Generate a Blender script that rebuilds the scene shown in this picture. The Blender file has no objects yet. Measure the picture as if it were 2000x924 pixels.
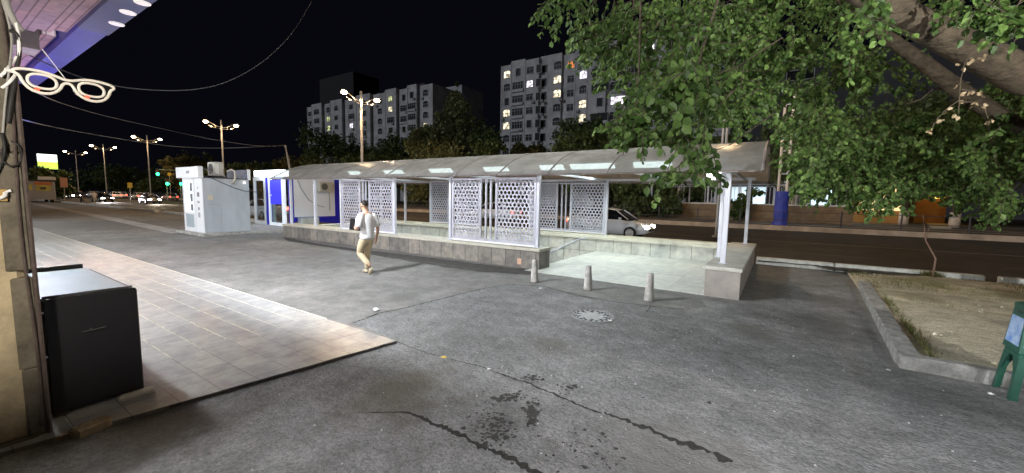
import bpy, math, random
import numpy as np
from mathutils import Vector, Matrix
rnd = random.Random(7)
S = bpy.context.scene
COL = S.collection

# ------------------------------------------------------------------ camera
F, HC = 785.0, 1.85                       # focal length in photo pixels, eye height
ROLL = math.atan(0.018); PITCH = math.atan(77 / 785); AZ = math.radians(56.6)
def _setup():
    fh = np.array([-math.cos(AZ), math.sin(AZ), 0]); up = np.array([0, 0, 1.0])
    r0 = np.cross(fh, up)
    f = fh * math.cos(PITCH) - up * math.sin(PITCH)
    u0 = np.cross(r0, f)
    r = r0 * math.cos(ROLL) + u0 * math.sin(ROLL)
    return r, np.cross(r, f), f
R_, U_, F_ = _setup()
CP = np.array([0, 0, HC])
cam = bpy.data.cameras.new('camera'); cam.lens = F / 2000 * 36; cam.sensor_width = 36
cam.clip_start = 0.05; cam.clip_end = 2000
camo = bpy.data.objects.new('camera', cam); COL.objects.link(camo)
camo.matrix_world = Matrix(((R_[0], U_[0], -F_[0], CP[0]), (R_[1], U_[1], -F_[1], CP[1]),
                            (R_[2], U_[2], -F_[2], CP[2]), (0, 0, 0, 1)))
S.camera = camo
# ------------------------------------------------------------------ night sky, fill sun, exposure
W = bpy.data.worlds.new('World'); S.world = W; W.use_nodes = True
wn = W.node_tree.nodes; wl = W.node_tree.links
bg = wn['Background']
bg.inputs[0].default_value = (0.32, 0.34, 0.62, 1); bg.inputs[1].default_value = 0.0065
SUN_S = 0.75
sd = bpy.data.lights.new('facade_fill', 'SUN'); sd.energy = SUN_S; sd.angle = math.radians(12); sd.color = (0.9, 0.93, 1.0)  # weak sun lamp, added to brighten the distant facades
so = bpy.data.objects.new('facade_fill', sd); COL.objects.link(so)
so.rotation_euler = Vector((0.45, 0.85, -0.36)).to_track_quat('-Z', 'Y').to_euler()
V = S.view_settings; V.view_transform = 'Standard'; V.look = 'None'; V.exposure = 0; V.gamma = 1
S.cycles.use_denoising = True
S.cycles.max_bounces = 8; S.cycles.transparent_max_bounces = 16
S.cycles.sample_clamp_indirect = 4
K = 1.0                                    # common factor on the shop lamps

def ray(x, y): return (x - 1000) / F * R_ - (y - 462) / F * U_ + F_
def G(x, y, z=0.0):
    d = ray(x, y); return CP + (z - HC) / d[2] * d
def atY(x, y, Y):
    d = ray(x, y); return CP + Y / d[1] * d
def atX(x, y, X):
    d = ray(x, y); return CP + X / d[0] * d
def atD(x, y, D): return CP + ray(x, y) * D
def proj(p):
    v = np.array(p, float) - CP; z = v @ F_
    return 1000 + F * (v @ R_) / z, 462 - F * (v @ U_) / z, z

# ------------------------------------------------------------------ materials
MATS = {}
def mat(name, col, rough=0.7, metal=0.0, var=0.0, vscale=3.0, bump=0.0, bscale=40.0, col2=None, spec=0.4, detail=5, stretch=None):
    if name in MATS: return MATS[name]
    m = bpy.data.materials.new(name); m.use_nodes = True
    n, l = m.node_tree.nodes, m.node_tree.links
    b = n['Principled BSDF']
    b.inputs['Base Color'].default_value = (*col, 1); b.inputs['Roughness'].default_value = rough
    b.inputs['Metallic'].default_value = metal; b.inputs['Specular IOR Level'].default_value = spec
    if var or bump or col2:
        g = n.new('ShaderNodeNewGeometry')
        src = g.outputs['Position']
        if stretch:
            mp = n.new('ShaderNodeMapping'); l.new(src, mp.inputs[0]); mp.inputs['Scale'].default_value = stretch; src = mp.outputs[0]
    if var or col2:
        t = n.new('ShaderNodeTexNoise'); t.inputs['Scale'].default_value = vscale; t.inputs['Detail'].default_value = detail
        t.inputs['Roughness'].default_value = 0.65
        l.new(src, t.inputs['Vector'])
        cr = n.new('ShaderNodeValToRGB'); l.new(t.outputs[0], cr.inputs[0])
        c2 = col2 or tuple(c * (1 + var) for c in col)
        c1 = col if col2 else tuple(c * (1 - var) for c in col)
        cr.color_ramp.elements[0].position = 0.33; cr.color_ramp.elements[1].position = 0.67
        cr.color_ramp.elements[0].color = (*c1, 1); cr.color_ramp.elements[1].color = (*c2, 1)
        l.new(cr.outputs[0], b.inputs['Base Color'])
    if bump:
        t2 = n.new('ShaderNodeTexNoise'); t2.inputs['Scale'].default_value = bscale; t2.inputs['Detail'].default_value = 4
        l.new(src, t2.inputs['Vector'])
        bp = n.new('ShaderNodeBump'); bp.inputs['Strength'].default_value = bump; bp.inputs['Distance'].default_value = 0.02
        l.new(t2.outputs[0], bp.inputs['Height']); l.new(bp.outputs[0], b.inputs['Normal'])
    MATS[name] = m; return m
def emit(name, col, s):
    if name in MATS: return MATS[name]
    m = bpy.data.materials.new(name); m.use_nodes = True
    b = m.node_tree.nodes['Principled BSDF']
    b.inputs['Base Color'].default_value = (*col, 1)
    b.inputs['Emission Color'].default_value = (*col, 1); b.inputs['Emission Strength'].default_value = s
    MATS[name] = m; return m
def nodes(m): return m.node_tree.nodes, m.node_tree.links
def mixnode(n, l, a, b, fac, typ='MIX'):
    x = n.new('ShaderNodeMix'); x.data_type = 'RGBA'; x.blend_type = typ
    for s, v in ((0, fac), (6, a), (7, b)):
        if hasattr(v, 'is_output'): l.new(v, x.inputs[s])
        elif s == 0: x.inputs[0].default_value = v
        else: x.inputs[s].default_value = (*v, 1)
    return x.outputs[2]

def asphalt(name, base, rough_amt, stain, blobs=()):
    m = bpy.data.materials.new(name); m.use_nodes = True; n, l = nodes(m)
    b = n['Principled BSDF']; b.inputs['Roughness'].default_value = 0.82; b.inputs['Specular IOR Level'].default_value = 0.35
    g = n.new('ShaderNodeNewGeometry'); P = g.outputs['Position']
    def noise(sc, det=4, rough=0.6):
        t = n.new('ShaderNodeTexNoise'); t.inputs['Scale'].default_value = sc; t.inputs['Detail'].default_value = det
        t.inputs['Roughness'].default_value = rough; l.new(P, t.inputs['Vector']); return t.outputs[0]
    def ramp(s, p0, c0, p1, c1):
        r = n.new('ShaderNodeValToRGB'); l.new(s, r.inputs[0]); e = r.color_ramp.elements
        e[0].position, e[1].position = p0, p1; e[0].color = (*c0, 1); e[1].color = (*c1, 1); return r.outputs[0]
    big = ramp(noise(0.55, 6), 0.35, tuple(c * 0.72 for c in base), 0.68, tuple(c * 1.22 for c in base))
    mid = ramp(noise(3.1, 6, 0.7), 0.38, (0.62,) * 3, 0.66, (1.18,) * 3)
    c = mixnode(n, l, big, mid, 0.7, 'MULTIPLY')
    v = n.new('ShaderNodeTexVoronoi'); v.inputs['Scale'].default_value = 52; l.new(P, v.inputs['Vector'])
    agg = ramp(v.outputs['Color'], 0.1, (0.66,) * 3, 0.95, (1.34,) * 3)
    c = mixnode(n, l, c, agg, rough_amt, 'MULTIPLY')
    pits = ramp(noise(22, 3, 0.8), 0.30, (0.35,) * 3, 0.40, (1,) * 3)
    c = mixnode(n, l, c, pits, rough_amt, 'MULTIPLY')
    st = ramp(noise(1.3, 8, 0.75), 0.26, (stain,) * 3, 0.40, (1,) * 3)
    c = mixnode(n, l, c, st, 0.8, 'MULTIPLY')
    for (cx, cy), r_, colr in blobs:         # dirt and cement stains and soft-edged patches of other tone
        dn = n.new('ShaderNodeVectorMath'); dn.operation = 'DISTANCE'; l.new(P, dn.inputs[0]); dn.inputs[1].default_value = (cx, cy, 0)
        ad = n.new('ShaderNodeMath'); ad.operation = 'MULTIPLY_ADD'; l.new(noise(2.6, 7, 0.7), ad.inputs[0]); ad.inputs[1].default_value = 2.2 * r_; ad.inputs[2].default_value = -1.1 * r_
        a2 = n.new('ShaderNodeMath'); l.new(dn.outputs['Value'], a2.inputs[0]); l.new(ad.outputs[0], a2.inputs[1])
        mr = n.new('ShaderNodeMapRange'); l.new(a2.outputs[0], mr.inputs[0]); mr.inputs[1].default_value = r_ * 0.25; mr.inputs[2].default_value = r_; mr.inputs[3].default_value = 0.75; mr.inputs[4].default_value = 0.0
        c = mixnode(n, l, c, colr, mr.outputs[0])
    l.new(c, b.inputs['Base Color'])
    h = n.new('ShaderNodeMath'); h.operation = 'ADD'; l.new(noise(38, 4, 0.75), h.inputs[0])
    h2 = n.new('ShaderNodeMath'); h2.operation = 'MULTIPLY'; h2.inputs[1].default_value = 2.0; l.new(noise(7, 3), h2.inputs[0])
    l.new(h2.outputs[0], h.inputs[1])
    bp = n.new('ShaderNodeBump'); bp.inputs['Strength'].default_value = 0.85 * rough_amt + 0.12; bp.inputs['Distance'].default_value = 0.035
    l.new(h.outputs[0], bp.inputs['Height']); l.new(bp.outputs[0], b.inputs['Normal'])
    MATS[name] = m; return m
M_ASPH = asphalt('smooth worn asphalt', (0.205, 0.20, 0.195), 0.30, 0.70, [((-5.6, 4.9), 0.4, (0.12, 0.115, 0.11)), ((-12, 7.0), 0.9, (0.13, 0.125, 0.12)), ((-30, 6.0), 6.0, (0.10, 0.098, 0.10)), ((-16, 5.0), 0.8, (0.14, 0.135, 0.13))])
M_ROUGH = asphalt('coarse asphalt', (0.222, 0.222, 0.224), 0.80, 0.62, [((-2.9, 2.45), 0.75, (0.085, 0.075, 0.055)), ((-3.9, 1.0), 0.7, (0.075, 0.065, 0.05)), ((0.75, 7.6), 1.0, (0.075, 0.072, 0.07)), ((0.9, 9.6), 0.8, (0.10, 0.095, 0.09)), ((-1.15, 7.6), 0.55, (0.30, 0.295, 0.28)), ((-0.2, 6.6), 0.5, (0.11, 0.105, 0.10)), ((-2.3, 4.4), 0.5, (0.13, 0.125, 0.12)), ((-0.5, 3.0), 0.7, (0.15, 0.145, 0.14))])
M_ROAD = asphalt('road asphalt', (0.05, 0.047, 0.045), 0.3, 0.8)

def tiles(name, c1, c2, mortar, bw, bh, ms=0.006, offset=0.5, rough=0.55, swap=False, plane='xy', var=0.25):
    m = bpy.data.materials.new(name); m.use_nodes = True; n, l = nodes(m)
    b = n['Principled BSDF']; b.inputs['Roughness'].default_value = rough
    g = n.new('ShaderNodeNewGeometry'); sp = n.new('ShaderNodeSeparateXYZ'); l.new(g.outputs['Position'], sp.inputs[0])
    cb = n.new('ShaderNodeCombineXYZ')
    if plane == 'wall':        # x+y along, z up
        a = n.new('ShaderNodeMath'); a.operation = 'ADD'; l.new(sp.outputs[0], a.inputs[0]); l.new(sp.outputs[1], a.inputs[1])
        l.new(a.outputs[0], cb.inputs[0]); l.new(sp.outputs[2], cb.inputs[1])
    else:
        l.new(sp.outputs[1 if swap else 0], cb.inputs[0]); l.new(sp.outputs[0 if swap else 1], cb.inputs[1])
    t = n.new('ShaderNodeTexBrick'); l.new(cb.outputs[0], t.inputs['Vector'])
    t.inputs['Scale'].default_value = 1; t.inputs['Brick Width'].default_value = bw; t.inputs['Row Height'].default_value = bh
    t.inputs['Mortar Size'].default_value = ms; t.offset = offset; t.inputs['Mortar Smooth'].default_value = 0.3
    t.inputs['Color1'].default_value = (*c1, 1); t.inputs['Color2'].default_value = (*c2, 1); t.inputs['Mortar'].default_value = (*mortar, 1)
    t.inputs['Bias'].default_value = 0.0
    no = n.new('ShaderNodeTexNoise'); no.inputs['Scale'].default_value = 4.5; no.inputs['Detail'].default_value = 7; no.inputs['Roughness'].default_value = 0.7
    l.new(g.outputs['Position'], no.inputs['Vector'])
    r = n.new('ShaderNodeValToRGB'); l.new(no.outputs[0], r.inputs[0])
    r.color_ramp.elements[0].position = 0.32; r.color_ramp.elements[1].position = 0.62
    r.color_ramp.elements[0].color = (1 - var, 1 - var, 1 - var * 0.9, 1); r.color_ramp.elements[1].color = (1.08, 1.07, 1.04, 1)
    l.new(mixnode(n, l, t.outputs[0], r.outputs[0], 0.9, 'MULTIPLY'), b.inputs['Base Color'])
    bp = n.new('ShaderNodeBump'); bp.inputs['Strength'].default_value = 0.4; bp.inputs['Distance'].default_value = 0.01; bp.invert = True
    l.new(t.outputs['Fac'], bp.inputs['Height']); l.new(bp.outputs[0], b.inputs['Normal'])
    MATS[name] = m; return m
M_PAVE = tiles('pale paving slabs', (0.37, 0.37, 0.365), (0.29, 0.29, 0.295), (0.19, 0.185, 0.18), 0.30, 0.30, 0.006, 0.0, 0.38, swap=True, var=0.45)
M_STONE = tiles('stone facing slabs', (0.25, 0.23, 0.20), (0.14, 0.132, 0.122), (0.05, 0.046, 0.043), 0.47, 0.9, 0.010, 0.0, 0.7, plane='wall', var=0.55)
M_ITILE = tiles('pale inner wall tiles', (0.56, 0.56, 0.50), (0.43, 0.45, 0.42), (0.16, 0.16, 0.14), 0.62, 0.62, 0.010, 0.0, 0.5, plane='wall', var=0.35)
M_FTILE = tiles('white floor tiles', (0.62, 0.63, 0.60), (0.52, 0.54, 0.52), (0.34, 0.35, 0.33), 0.6, 0.6, 0.006, 0.0, 0.4, var=0.28)
M_CAP = mat('stone coping', (0.42, 0.40, 0.34), 0.6, var=0.18, vscale=3)
M_CONC = mat('kerb concrete', (0.34, 0.335, 0.32), 0.85, var=0.35, vscale=5, bump=0.5, bscale=60)
M_KERBW = mat('painted kerb concrete', (0.55, 0.56, 0.54), 0.85, var=0.3, vscale=4, bump=0.5, bscale=50)
M_KERBD = mat('old kerb concrete', (0.24, 0.235, 0.23), 0.9, var=0.4, vscale=7, bump=0.7, bscale=50)
M_PANEL = mat('grey painted steel', (0.37, 0.37, 0.43), 0.45, var=0.16, vscale=5, stretch=(1, 1, 0.18))
M_POST = mat('pale painted steel', (0.50, 0.51, 0.58), 0.4, var=0.12, vscale=6, stretch=(1, 1, 0.2))
M_DARKM = mat('dark metal', (0.05, 0.05, 0.055), 0.5)
M_DIRT = mat('dark damp dirt', (0.05, 0.048, 0.045), 0.95, var=0.4, vscale=9, bump=0.5, bscale=60)
M_CRACK = mat('crack filled with dirt', (0.022, 0.021, 0.02), 0.95, var=0.5, vscale=30, bump=0.5, bscale=90)
M_TAR = mat('tar stain', (0.035, 0.034, 0.033), 0.8, var=0.4, vscale=20)
M_WHITE = mat('white paint', (0.78, 0.79, 0.82), 0.35)
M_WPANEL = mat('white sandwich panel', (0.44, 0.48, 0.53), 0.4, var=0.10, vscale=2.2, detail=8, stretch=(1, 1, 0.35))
M_BLUE = mat('blue panel', (0.02, 0.02, 0.42), 0.3)
M_BARK = mat('tree bark', (0.075, 0.056, 0.038), 0.9, var=0.5, vscale=14, bump=1.0, bscale=34, stretch=(0.6, 0.6, 1.0), detail=9)
M_LIME = mat('limewashed trunk', (0.52, 0.42, 0.33), 0.9, var=0.2, vscale=6)
M_GLASS = mat('dark glass', (0.008, 0.009, 0.012), 0.4, spec=0.08)
M_FACADE = mat('grey render', (0.42, 0.425, 0.44), 0.9, var=0.28, vscale=0.45, detail=8)
M_FACADE2 = mat('dark render', (0.05, 0.05, 0.055), 0.9, var=0.2, vscale=0.4)
M_WFRAME = mat('window frame', (0.34, 0.34, 0.36), 0.6)
M_BALC = mat('balcony shadow panel', (0.10, 0.10, 0.11), 0.8)
M_CABLE = mat('black cable', (0.02, 0.02, 0.022), 0.6)
M_GCABLE = mat('grey cable', (0.30, 0.30, 0.30), 0.6)

def glass_mat():
    m = bpy.data.materials.new('clear glass'); m.use_nodes = True; n, l = nodes(m)
    n.remove(n['Principled BSDF']); t = n.new('ShaderNodeBsdfTransparent'); g = n.new('ShaderNodeBsdfGlossy'); g.inputs['Roughness'].default_value = 0.02
    t.inputs[0].default_value = (0.85, 0.9, 0.92, 1)
    mx = n.new('ShaderNodeMixShader'); mx.inputs[0].default_value = 0.12
    l.new(t.outputs[0], mx.inputs[1]); l.new(g.outputs[0], mx.inputs[2]); l.new(mx.outputs[0], n['Material Output'].inputs[0]); return m
M_CLEAR = glass_mat()
def poly_mat():
    m = bpy.data.materials.new('dusty polycarbonate'); m.use_nodes = True; n, l = nodes(m)
    n.remove(n['Principled BSDF'])
    g = n.new('ShaderNodeNewGeometry')
    no = n.new('ShaderNodeTexNoise'); no.inputs['Scale'].default_value = 1.6; no.inputs['Detail'].default_value = 8; no.inputs['Roughness'].default_value = 0.7
    l.new(g.outputs['Position'], no.inputs['Vector'])
    r = n.new('ShaderNodeValToRGB'); l.new(no.outputs[0], r.inputs[0])
    r.color_ramp.elements[0].position = 0.3; r.color_ramp.elements[1].position = 0.7
    r.color_ramp.elements[0].color = (0.28, 0.255, 0.235, 1); r.color_ramp.elements[1].color = (0.56, 0.525, 0.49, 1)
    d = n.new('ShaderNodeBsdfDiffuse'); t = n.new('ShaderNodeBsdfTranslucent'); tr = n.new('ShaderNodeBsdfTransparent'); gl = n.new('ShaderNodeBsdfGlossy')
    gl.inputs['Roughness'].default_value = 0.25
    l.new(r.outputs[0], d.inputs[0]); l.new(r.outputs[0], t.inputs[0]); tr.inputs[0].default_value = (0.8, 0.85, 0.85, 1)
    a = n.new('ShaderNodeMixShader'); a.inputs[0].default_value = 0.55; l.new(d.outputs[0], a.inputs[1]); l.new(t.outputs[0], a.inputs[2])
    b = n.new('ShaderNodeMixShader'); b.inputs[0].default_value = 0.24; l.new(a.outputs[0], b.inputs[1]); l.new(tr.outputs[0], b.inputs[2])
    c = n.new('ShaderNodeMixShader'); c.inputs[0].default_value = 0.05; l.new(b.outputs[0], c.inputs[1]); l.new(gl.outputs[0], c.inputs[2])
    l.new(c.outputs[0], n['Material Output'].inputs[0]); return m
M_POLY = poly_mat()
def leaf_mat(name, c0, c1, transl=0.3):
    m = bpy.data.materials.new(name); m.use_nodes = True; n, l = nodes(m)
    n.remove(n['Principled BSDF'])
    g = n.new('ShaderNodeNewGeometry'); r = n.new('ShaderNodeValToRGB'); l.new(g.outputs['Random Per Island'], r.inputs[0])
    r.color_ramp.elements[0].color = (*c0, 1); r.color_ramp.elements[1].color = (*c1, 1); r.color_ramp.elements.new(0.6).color = (*[a * 0.65 + b * 0.35 for a, b in zip(c0, c1)], 1)
    d = n.new('ShaderNodeBsdfPrincipled'); d.inputs['Roughness'].default_value = 0.5; d.inputs['Specular IOR Level'].default_value = 0.3
    t = n.new('ShaderNodeBsdfTranslucent'); l.new(r.outputs[0], d.inputs['Base Color']); l.new(r.outputs[0], t.inputs[0])
    a = n.new('ShaderNodeMixShader'); a.inputs[0].default_value = transl; l.new(d.outputs[0], a.inputs[1]); l.new(t.outputs[0], a.inputs[2])
    l.new(a.outputs[0], n['Material Output'].inputs[0]); return m
M_LEAF = leaf_mat('tree leaves', (0.028, 0.060, 0.012), (0.16, 0.25, 0.065), 0.35)
M_LEAFD = leaf_mat('dark leaves', (0.055, 0.08, 0.03), (0.16, 0.22, 0.085), 0.3)
M_LEAFO = leaf_mat('olive leaves', (0.10, 0.115, 0.045), (0.28, 0.30, 0.14), 0.3)
M_LEAFY = leaf_mat('yellowing leaves', (0.07, 0.075, 0.025), (0.18, 0.15, 0.06), 0.25)
M_DRY = leaf_mat('dry leaves', (0.30, 0.22, 0.13), (0.45, 0.34, 0.22), 0.2)

# ------------------------------------------------------------------ builders
ORG = {}
def org(o): return ORG.get(o.name, np.zeros(3)) if o else np.zeros(3)
class MB:
    def __init__(s): s.v = []; s.f = []
    def add(s, v, f):
        k = len(s.v); s.v += [tuple(map(float, p)) for p in v]; s.f += [tuple(i + k for i in q) for q in f]; return s
    def box(s, x0, x1, y0, y1, z0, z1):
        v = [(x, y, z) for z in (z0, z1) for y in (y0, y1) for x in (x0, x1)]
        return s.add(v, [(0, 2, 3, 1), (4, 5, 7, 6), (0, 1, 5, 4), (2, 6, 7, 3), (0, 4, 6, 2), (1, 3, 7, 5)])
    def bbox(s, x0, x1, y0, y1, z0, z1, b=0.01):   # box with chamfered top and vertical edges
        def ring(i, z): return [(x0 + i, y0 + b, z), (x0 + b, y0 + i, z), (x1 - b, y0 + i, z), (x1 - i, y0 + b, z), (x1 - i, y1 - b, z), (x1 - b, y1 - i, z), (x0 + b, y1 - i, z), (x0 + i, y1 - b, z)]
        r = ring(0, z0) + ring(0, z1 - b) + [(x0 + b, y0 + b, z1)] * 2 + [(x1 - b, y0 + b, z1)] * 2 + [(x1 - b, y1 - b, z1)] * 2 + [(x0 + b, y1 - b, z1)] * 2
        f = [tuple(range(7, -1, -1))]
        for k in range(8): f.append((k, (k + 1) % 8, 8 + (k + 1) % 8, 8 + k)); 
        for k in range(8): f.append((8 + k, 8 + (k + 1) % 8, 16 + (k + 1) % 8, 16 + k))
        f.append((16, 18, 20, 22))
        return s.add(r, f)
    def obox(s, c, ax, ay, az):      # oriented box: centre and half-axis vectors
        c, ax, ay, az = map(np.array, (c, ax, ay, az))
        v = [c + i * ax + j * ay + k * az for k in (-1, 1) for j in (-1, 1) for i in (-1, 1)]
        return s.add(v, [(0, 2, 3, 1), (4, 5, 7, 6), (0, 1, 5, 4), (2, 6, 7, 3), (0, 4, 6, 2), (1, 3, 7, 5)])
    def quad(s, *p): return s.add(p, [tuple(range(len(p)))])
    def tube(s, pts, r, n=8, cap=True):
        pts = [np.array(p, float) for p in pts]
        if not hasattr(r, '__len__'): r = [r] * len(pts)
        ref = None; rings = []
        for i, p in enumerate(pts):
            t = pts[min(i + 1, len(pts) - 1)] - pts[max(i - 1, 0)]; t = t / (np.linalg.norm(t) + 1e-9)
            if ref is None: ref = np.array([1.0, 0, 0]) if abs(t[0]) < 0.8 else np.array([0, 1.0, 0])
            a = ref - t * (ref @ t); a /= np.linalg.norm(a) + 1e-9; b = np.cross(t, a); ref = a
            rings.append([p + r[i] * (math.cos(2 * math.pi * k / n) * a + math.sin(2 * math.pi * k / n) * b) for k in range(n)])
        v = [q for g in rings for q in g]; f = []
        for i in range(len(pts) - 1):
            for k in range(n): f.append((i * n + k, i * n + (k + 1) % n, (i + 1) * n + (k + 1) % n, (i + 1) * n + k))
        if cap: f += [tuple(range(n - 1, -1, -1)), tuple((len(pts) - 1) * n + k for k in range(n))]
        return s.add(v, f)
    def lathe(s, c, prof, n=20):       # prof: (radius, z) from bottom to top
        v = [(c[0] + r * math.cos(2 * math.pi * k / n), c[1] + r * math.sin(2 * math.pi * k / n), c[2] + z) for r, z in prof for k in range(n)]
        f = [(i * n + k, i * n + (k + 1) % n, (i + 1) * n + (k + 1) % n, (i + 1) * n + k) for i in range(len(prof) - 1) for k in range(n)]
        f += [tuple(range(n - 1, -1, -1)), tuple((len(prof) - 1) * n + k for k in range(n))]
        return s.add(v, f)
    def prism(s, poly, fn, d0, d1):    # poly in 2-D, fn(u, v, d) -> point
        n = len(poly); v = [fn(u, w, d) for d in (d0, d1) for u, w in poly]
        return s.add(v, [tuple(range(n - 1, -1, -1)), tuple(range(n, 2 * n))] + [(k, (k + 1) % n, n + (k + 1) % n, n + k) for k in range(n)])
    def build(s, name, m, parent=None, smooth=False, loc=None):
        me = bpy.data.meshes.new(name)
        o0 = org(parent) if parent else (np.array(loc, float) if loc is not None else np.zeros(3))
        me.from_pydata([tuple(np.array(p) - o0) for p in s.v], [], s.f); me.update()
        if m: me.materials.append(m)
        if smooth: me.polygons.foreach_set('use_smooth', [True] * len(me.polygons))
        o = bpy.data.objects.new(name, me); COL.objects.link(o)
        if parent: o.parent = parent; ORG[o.name] = o0
        elif loc is not None: o.location = loc; ORG[o.name] = o0
        return o
def tag(o, label, cat, group=None):
    o['label'] = label; o['category'] = cat
    if group: o['group'] = group
    return o
def struct(o): o['kind'] = 'structure'; return o
def thing(name, label, cat, loc=(0, 0, 0), group=None):
    o = bpy.data.objects.new(name, None); COL.objects.link(o); o.location = loc; o.empty_display_size = 0.2
    ORG[o.name] = np.array(loc, float); return tag(o, label, cat, group)
def copy_tree(o, parent=None):
    c = o.copy(); COL.objects.link(c); c.parent = parent
    for ch in list(o.children): copy_tree(ch, c)
    return c
def mesh_copy(o, name, parent, d):
    c = o.copy(); c.name = name; COL.objects.link(c); c.parent = parent; c.location = Vector(o.location) + Vector(d); return c
def lamp(name, typ, loc, power, col=(1, 1, 1), size=0.1, parent=None, direction=None, **kw):
    d = bpy.data.lights.new(name, typ); d.energy = power; d.color = col
    if typ == 'AREA':
        d.shape = 'RECTANGLE'; d.size = size[0]; d.size_y = size[1]
    else: d.shadow_soft_size = size
    for k, v in kw.items(): setattr(d, k, v)
    o = bpy.data.objects.new(name, d); COL.objects.link(o)
    o.location = tuple(np.array(loc) - org(parent)) if parent else loc
    if direction is not None: o.rotation_euler = Vector(direction).to_track_quat('-Z', 'Y').to_euler()
    if parent: o.parent = parent
    return o
def text_mesh(txt, size):
    c = bpy.data.curves.new('lettering', 'FONT'); c.body = txt; c.size = size; c.align_x = 'CENTER'; c.align_y = 'CENTER'; c.extrude = 0.004
    o = bpy.data.objects.new('lettering', c); COL.objects.link(o)
    me = bpy.data.meshes.new_from_object(o.evaluated_get(bpy.context.evaluated_depsgraph_get()))
    bpy.data.objects.remove(o); return me

# ================================================================== SETTING
SX0, SX1 = -17.5, -0.5              # underpass entrance, along the road
HOLE = (-17.0, -5.25, 9.42, 13.3)
mb = MB()
def sheet(mb, x0, x1, y0, y1, z): mb.quad((x0, y0, z), (x1, y0, z), (x1, y1, z), (x0, y1, z))
for x0, x1, y0, y1 in ((-400, HOLE[0], -60, 13.9), (HOLE[0], HOLE[1], -60, HOLE[2]), (HOLE[0], HOLE[1], HOLE[3], 13.9), (HOLE[1], 200, -60, 13.9)):
    sheet(mb, x0, x1, y0, y1, 0)
struct(mb.build('plaza_asphalt', M_ASPH))
mb = MB(); sheet(mb, -400, 300, 13.9, 34.2, -0.1); struct(mb.build('road', M_ROAD))
mb = MB(); sheet(mb, -900, 900, 33.4, 1500, 0.2); struct(mb.build('far_ground', mat('far soil', (0.055, 0.05, 0.04), 0.95, var=0.4, vscale=1.5)))
mb = MB(); sheet(mb, -400, 200, 35.4, 36.6, 0.204); sheet(mb, -400, 200, 38.2, 39.2, 0.204)
struct(mb.build('far_pavement', mat('far pavement slabs', (0.20, 0.18, 0.16), 0.85, var=0.3, vscale=2)))

def ragged(pts, step=0.06, amp=0.02, seed=1):
    rr = random.Random(seed); out = []
    for i in range(len(pts)):
        a, b = np.array(pts[i], float), np.array(pts[(i + 1) % len(pts)], float)
        n = max(1, int(np.linalg.norm(b - a) / step))
        nv = np.array([-(b - a)[1], (b - a)[0]]); nv /= np.linalg.norm(nv) + 1e-9
        for k in range(n):
            j = rr.uniform(-amp, amp) if (np.linalg.norm(b - a) < 12) else 0
            out.append(a + (b - a) * k / n + nv * j)
    return out
# coarse foreground asphalt, its edge read off the photo on the ground plane
edge = [G(x, y)[:2] for x, y in ((774, 667), (735, 650), (690, 632), (760, 610), (860, 585), (930, 567), (1000, 556), (1060, 560), (1140, 580), (1260, 598), (1330, 607), (1380, 600))]
poly = [tuple(p) for p in edge] + [(-1.1, 8.15), (-0.4, 8.2), (0.2, 9.6), (0.4, 13.6), (1.2, 13.7), (1.45, 11.5), (1.2, 6.0), (30, 5.6), (30, -10), (-4.7, -10), (-4.7, -1.0), (-4.3, 1.0), (-3.96, 3.25)]
pl = ragged(poly)
mb = MB(); mb.add([(p[0], p[1], 0.004) for p in pl], [tuple(range(len(pl)))])
struct(mb.build('foreground_asphalt', M_ROUGH))
# paving strip along the shops
mb = MB(); mb.prism([(-120, -1.2), (-4.6, -1.2), (-4.22, 1.03), (-3.87, 3.29), (-120, 3.29)], lambda u, v, d: (u, v, d), -0.2, 0.035)
struct(mb.build('shop_pavement', M_PAVE))
mb = MB()                             # dust filled joints running along the street
for k in range(1, 10): mb.box(-60, -5.4 - 0.1 * (k % 3), 0.3 * k + 0.594, 0.3 * k + 0.606 + 0.006, 0.02, 0.0365)
struct(mb.build('dusty_paving_joints', mat('joint dust', (0.44, 0.42, 0.35), 0.95, var=0.3, vscale=6)))

def strip(pts, w, z, seed, jag=0.35):
    rr = random.Random(seed); P = [np.array(p[:2]) for p in pts]; dense = []
    for a, b in zip(P, P[1:]):
        n = max(2, int(np.linalg.norm(b - a) / 0.025))
        dense += [a + (b - a) * k / n for k in range(n)]
    L, Rr = [], []; off = 0.0
    for i, p in enumerate(dense):
        t = dense[min(i + 1, len(dense) - 1)] - dense[max(i - 1, 0)]; t /= np.linalg.norm(t) + 1e-9; nv = np.array([-t[1], t[0]])
        u = i / len(dense); ww = w(u) if callable(w) else w
        off = off * 0.8 + rr.uniform(-1, 1) * 0.007
        L.append(p + nv * (off + ww * (0.5 + rr.uniform(-jag, jag)))); Rr.append(p + nv * (off - ww * (0.5 + rr.uniform(-jag, jag))))
    v = [(a[0], a[1], z) for a in L] + [(a[0], a[1], z) for a in Rr]; n = len(L)
    return v, [(i, n + i, n + i + 1, i + 1) for i in range(n - 1)]
mb = MB()
cr = lambda pp: [G(x, y) for x, y in pp]
mb.add(*strip(cr([(690, 632), (740, 613), (800, 600), (880, 580), (950, 563), (1000, 556)]), 0.022, 0.009, 2))
mb.add(*strip(cr([(1000, 556), (1060, 560), (1140, 580), (1200, 590), (1265, 598), (1340, 606)]), 0.020, 0.009, 3))
mb.add(*strip(cr([(774, 667), (800, 680), (850, 695), (930, 715), (985, 735)]), 0.010, 0.009, 4))
mb.add(*strip(cr([(980, 733), (1030, 750), (1080, 770), (1140, 797), (1180, 812)]), 0.022, 0.009, 5))
mb.add(*strip(cr([(1180, 808), (1240, 830), (1300, 852), (1350, 872), (1390, 888), (1440, 905)]), lambda u: 0.025 + 0.05 * u, 0.009, 6, 0.6))
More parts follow.
